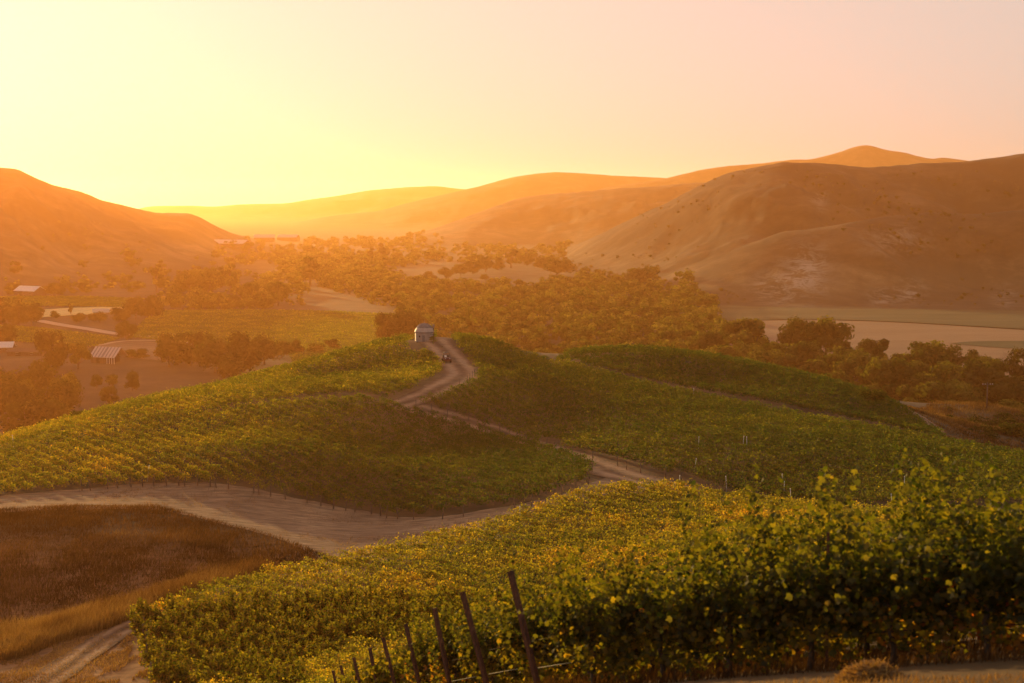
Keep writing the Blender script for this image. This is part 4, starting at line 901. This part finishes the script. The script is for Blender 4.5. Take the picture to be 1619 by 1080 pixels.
# ------------------------------------------------------------------ silo, pole, utility vehicle
M_tin = mat('galvanised_sheet', rough=.55); n = NT(M_tin); n.b.inputs['Metallic'].default_value = .15
n.color(n.ramp(n.noise(1.6, 5, .7, n.coord((1, 1, .3))), [(.3, (.27, .215, .175)), (.7, (.40, .325, .27))]))
M_rust = mat('dull_roof_sheet', rough=.8); n = NT(M_rust)
n.color(n.ramp(n.noise(1.2, 5, .7), [(.3, (.13, .10, .09)), (.7, (.26, .21, .18))]))
M_dark = mat('dark_opening', (.03, .025, .02), .9)
M_frame = mat('grey_trim', (.35, .31, .28), .8)
def silo():
    x, y = at(671, 534, 296.5); z = gz(x, y)
    root = empty('silo', (x, y, z - .05), 0); tag(root, 'small round metal silo with a domed roof at the top of the dirt road', 'silo')
    b = MB(); prof = []
    for i in range(41): prof.append((1.93 + (.022 if i % 2 else -.006), i * .044))
    b.lathe([(1.93, -.6)] + prof, 40); b.build('wall', M_tin, root)
    b = MB(); b.lathe([(1.97, 1.76), (2.02, 1.78), (2.02, 2.02), (1.95, 2.05)], 40); b.build('eave_band', M_rust, root)
    b = MB(); b.lathe([(2.08, 2.0), (2.06, 2.06), (1.95, 2.3), (1.78, 2.62), (1.6, 2.86)], 40); b.build('lower_roof', M_tin, root, False)
    b = MB(); b.lathe([(1.63, 2.82), (1.52, 3.05), (1.25, 3.34), (.88, 3.56), (.45, 3.70), (.18, 3.75), (.16, 3.84), (.02, 3.86)], 32)
    for k in range(12):
        a = k * math.pi / 6; c, s = math.cos(a), math.sin(a); b.tube([(c * 1.64, s * 1.64, 2.84), (c * 1.54, s * 1.54, 3.07), (c * 1.27, s * 1.27, 3.36), (c * .9, s * .9, 3.58), (c * .47, s * .47, 3.72)], .025, 4)
    d = b.build('dome', M_rust, root); b = MB(); b.tube([(0, 0, 3.82), (0, 0, 4.45)], .025, 5); b.build('finial', M_rust, d)
    b = MB(); b.box((-.04, -1.965, .72), (.62, .10, 1.28)); dr = b.build('door', M_rust, root, bevel=.01)
    b = MB()
    for dx in (-.36, .28): b.box((dx, -1.985, .72), (.08, .14, 1.4))
    b.box((-.04, -1.985, 1.44), (.72, .14, .09)); b.build('door_frame', M_frame, dr)
    b = MB(); b.box((.16, -2.03, .9), (.05, .05, .14)); b.build('handle', M_dark, dr)
    b = MB(); b.box((-.86, -1.75, 1.12), (.34, .08, .42), rz=-.46); wn = b.build('window', M_dark, root)
    b = MB()
    for dx, dz, w_, h_ in ((0, .24, .46, .06), (0, -.24, .46, .06), (-.2, 0, .06, .42), (.2, 0, .06, .42)): b.box((-.86 + dx * .9, -1.77 - dx * .43, 1.12 + dz), (w_, .12, h_), rz=-.46)
    b.build('frame', M_frame, wn)
    b = MB(); b.lathe([(2.15, -.6), (2.15, .02), (2.0, .05)], 40); b.build('base', mat('concrete_base', (.16, .12, .10), 1), root)
    px_, py_ = at(685.5, 533, 296); zp = gz(px_, py_)
    r2 = empty('pole', (px_, py_, zp)); tag(r2, 'slim dark pole with a thick head right beside the silo', 'pole')
    b = MB(); b.tube([(0, 0, -.4), (0, 0, 3.3)], .09, 8); b.build('shaft', M_wood, r2, True)
    b = MB(); b.lathe([(.10, 2.75), (.2, 2.85), (.22, 3.35), (.15, 3.5), (.02, 3.54)], 10); b.build('head', M_rust, r2, True)
    b = MB(); b.tube([(.1, .3, -.4), (.02, .1, 2.6)], .05, 6); b.build('brace', M_wood, r2, True)
silo()
def utility_vehicle():
    x, y = at(706, 573); z = gz(x, y)
    root = empty('utility_vehicle', (x, y, z + .05), R(12)); tag(root, 'small dark open farm buggy parked on the dirt road', 'buggy')
    red = mat('dusty_red_paint', (.11, .035, .025), .5); blk = mat('black_rubber', (.025, .022, .02), .9); st = mat('dark_steel', (.05, .045, .04), .5); wh = mat('pale_plastic', (.55, .5, .44), .5)
    b = MB(); b.prism([(-1.35, .42), (-1.35, .72), (-.95, .98), (-.35, 1.02), (-.3, .55), (.45, .55), (.5, .85), (1.4, .9), (1.4, .45)], 'x', -.62, .62)
    body = b.build('body', red, root, bevel=.03)
    b = MB()
    for sx_ in (-.6, .6):
        b.tube([(sx_, -.55, .98), (sx_ * .9, -.1, 1.85), (sx_ * .9, .55, 1.88), (sx_, .75, .85)], .035, 6)
    for yy_, zz_ in ((-.1, 1.85), (.55, 1.88)): b.tube([(-.54, yy_, zz_), (.54, yy_, zz_)], .03, 6)
    b.box((0, .22, 1.91), (1.15, .8, .04)); b.build('roll_cage', st, root)
    for sx_ in (-.66, .66):
        for sy_ in (-.95, .95):
            b = MB(); pr = [(.30, -.13), (.33, -.09), (.33, .09), (.30, .13), (.18, .13), (.18, -.13), (.30, -.13)]
            nn_ = 16; vs_ = [(sx_ + p[1], sy_ + p[0] * math.cos(2 * math.pi * j / nn_), .33 + p[0] * math.sin(2 * math.pi * j / nn_)) for p in pr for j in range(nn_)]
            b.add(vs_, [(i * nn_ + j, i * nn_ + (j + 1) % nn_, (i + 1) * nn_ + (j + 1) % nn_, (i + 1) * nn_ + j) for i in range(6) for j in range(nn_)])
            wl = b.build('wheel', blk, root); b = MB(); b.tube([(sx_ - .1, sy_, .33), (sx_ + .1, sy_, .33)], .18, 12); b.build('rim', st, wl)
    b = MB(); b.box((0, .2, .72), (1.1, .5, .16)); b.box((0, .46, 1.02), (1.1, .14, .5)); b.build('seat', blk, root, bevel=.03)
    b = MB(); b.box((-.42, -1.36, .82), (.2, .06, .12)); b.build('headlight', wh, root); b = MB(); b.box((.42, -1.36, .82), (.2, .06, .12)); b.build('headlight', wh, root)
    b = MB(); b.box((-.3, -.62, 1.22), (.42, .03, .42), rx=-.5); b.build('windscreen', wh, root)
    b = MB(); b.box((0, 1.0, .96), (1.2, .9, .06)); b.box((-.6, 1.0, 1.08), (.05, .9, .25)); b.box((.6, 1.0, 1.08), (.05, .9, .25)); b.box((0, 1.43, 1.08), (1.2, .05, .25)); b.build('cargo_bed', st, root)
utility_vehicle()

# ------------------------------------------------------------------ barn and the far farm buildings
M_board = mat('old_boards', rough=.95); n = NT(M_board)
n.color(n.ramp(n.noise(.9, 4, .7, n.coord((4, 4, .3))), [(.3, (.05, .032, .022)), (.7, (.13, .085, .06))]))
M_whiteroof = mat('white_roof_sheet', (.5, .44, .38), .7)
M_sheet = mat('pale_roof_sheet', (.40, .31, .26), .7)
def house(name, px, py, w, d, hw, hr, rz, label, cat, wm, rm, stripes=0, posts=0, windows=0, over=.6, door=True):
    x, y = at(px, py); z = gz(x, y)
    root = empty(name, (x, y, z), rz); tag(root, label, cat)
    t = .22
    b = MB(); b.prism([(-d / 2, -.5), (d / 2, -.5), (d / 2, hw), (0, hw + hr - .1), (-d / 2, hw)], 'x', -w / 2, w / 2 - (w * .3 if posts else 0)); wl = b.build('wall', wm, root)
    for s in (-1, 1):
        L = math.hypot(d / 2 + over, hr * (d / 2 + over) / (d / 2)); a = math.atan2(hr, d / 2)
        b = MB(); cy = s * (d / 2 + over) / 2; cz = hw + hr - abs(cy) * hr / (d / 2)
        b.box((0, cy, cz + .08), (w + 2 * over, L, .1), rx=-s * a)
        rf = b.build('roof', rm if not stripes else M_sheet, root)
        if stripes:
            b = MB()
            for k in range(stripes):
                xx = -w / 2 + (k + .5) * w / stripes
                b.box((xx, cy, cz + .16), (w / stripes * (.36 if k != stripes // 2 else .6), L * .98, .05), rx=-s * a)
            b.build('roof_patch', M_rust, rf)
    if posts:
        for k in range(posts):
            xx = w / 2 - w * .3 * (k / max(1, posts - 1)) - .1
            b = MB(); b.box((xx, -d / 2 - .1, hw / 2 - .2), (.3, .3, hw + .4)); b.build('post', M_whiteroof, root)
    if door:
        b = MB(); b.box((-w * .18, -d / 2 - .03, hw * .4), (w * .14, .1, hw * .85)); dr = b.build('door', M_dark, root); b = MB(); b.box((-w * .18 + w * .05, -d / 2 - .1, hw * .4), (.1, .08, .25)); b.build('handle', M_frame, dr)
    for k in range(windows):
        xx = -w / 2 + (k + .7) * w / (windows + .4)
        b = MB(); b.box((xx, -d / 2 - .03, hw * .6), (w * .07, .08, hw * .32)); wn = b.build('window', M_dark, root)
        b = MB(); b.box((xx, -d / 2 - .06, hw * .6 - hw * .18), (w * .09, .14, .1)); b.box((xx, -d / 2 - .06, hw * .6 + hw * .18), (w * .09, .12, .1)); b.build('frame', M_frame, wn)
    return root
house('barn', 172, 573, 15, 11, 3.6, 4.6, R(-20), 'old barn with a striped patched metal roof and white posts', 'barn', M_board, M_sheet, stripes=7, posts=4)
house('farm_house', 3, 556, 13, 9, 3, 2.6, R(8), 'farmhouse with a bright white roof at the left frame edge', 'house', M_board, M_whiteroof, windows=3)
house('shed', 42, 562, 20, 6, 2.4, 1.4, R(-4), 'long low dark shed between the white-roofed house and the dome tree', 'shed', M_board, M_board, windows=2)
house('farm_building', 48, 468, 26, 14, 5, 4, R(-30), 'far hazy farm building with a pale roof below the left hill', 'building', M_board, M_whiteroof, windows=3)
house('warehouse', 366, 392, 60, 30, 7, 6, R(-18), 'long white-roofed warehouse at the foot of the left hill', 'warehouse', M_board, M_sheet, windows=4)
house('farm_building', 418, 382, 40, 24, 8, 6, R(10), 'very far small white building right of the warehouse', 'building', M_board, M_sheet, windows=2)
house('farm_building', 456, 381, 44, 24, 8, 6, R(-10), 'very far small white building on the hazy valley line', 'building', M_board, M_sheet, windows=2)
def trailer(px, py):
    x, y = at(px, py); root = empty('trailer', (x, y, gz(x, y)), R(5)); tag(root, 'long pale trailer parked by the yellow stubble field', 'trailer')
    b = MB(); b.box((0, 0, 2.3), (13, 2.6, 2.8)); b.build('box', M_whiteroof, root, bevel=.08); b = MB(); b.box((0, 0, .8), (12.6, 1.6, .3)); b.box((-5.4, 0, .4), (.2, .5, .8)); b.build('chassis', M_dark, root)
    for dx in (3.2, 4.6):
        for dy in (-1.1, 1.1): b = MB(); b.tube([(dx, dy - .15, .5), (dx, dy + .15, .5)], .5, 14); b.build('wheel', M_dark, root)
trailer(160, 496)
def utility_pole(px, py, hp, label):
    x, y = at(px, py); h = hp * y / FPX; root = empty('utility_pole', (x, y, gz(x, y))); tag(root, label, 'pole')
    b = MB(); b.tube([(0, 0, -.5), (0, 0, h)], [.17, .12], 8); b.build('shaft', M_wood, root, True)
    b = MB(); b.box((0, -.14, h - .5), (2.6, .12, .14)); ca = b.build('crossarm', M_wood, root)
    b = MB()
    for dx in (-1.15, -.6, .6, 1.15): b.lathe([(.05, h - .43), (.08, h - .36), (.05, h - .28), (.02, h - .25)], 8, (dx, -.14, 0))
    b.build('insulators', M_white, ca)
utility_pole(1560, 648, 44, 'wooden utility pole with one crossarm standing on the bare bank')
# ------------------------------------------------------------------ the air
def haze():
    M = bpy.data.materials.new('haze'); M.use_nodes = True
    t = M.node_tree; t.nodes.remove(t.nodes['Principled BSDF'])
    v = t.nodes.new('ShaderNodeVolumePrincipled')
    v.inputs['Color'].default_value = (1.0,.395,.11,1)
    v.inputs['Absorption Color'].default_value = (1.0, 1.0, 1.0, 1)
    v.inputs['Density'].default_value = HAZE_DENSITY
    v.inputs['Anisotropy'].default_value = HAZE_G
    t.links.new(v.outputs[0], t.nodes['Material Output'].inputs['Volume'])
    b = MB(); b.box((0, 0, (HAZE_TOP - 3) / 2), (31000, 31000, HAZE_TOP + 3))
    o = b.build('haze', M); tag(o, kind='stuff')
haze()
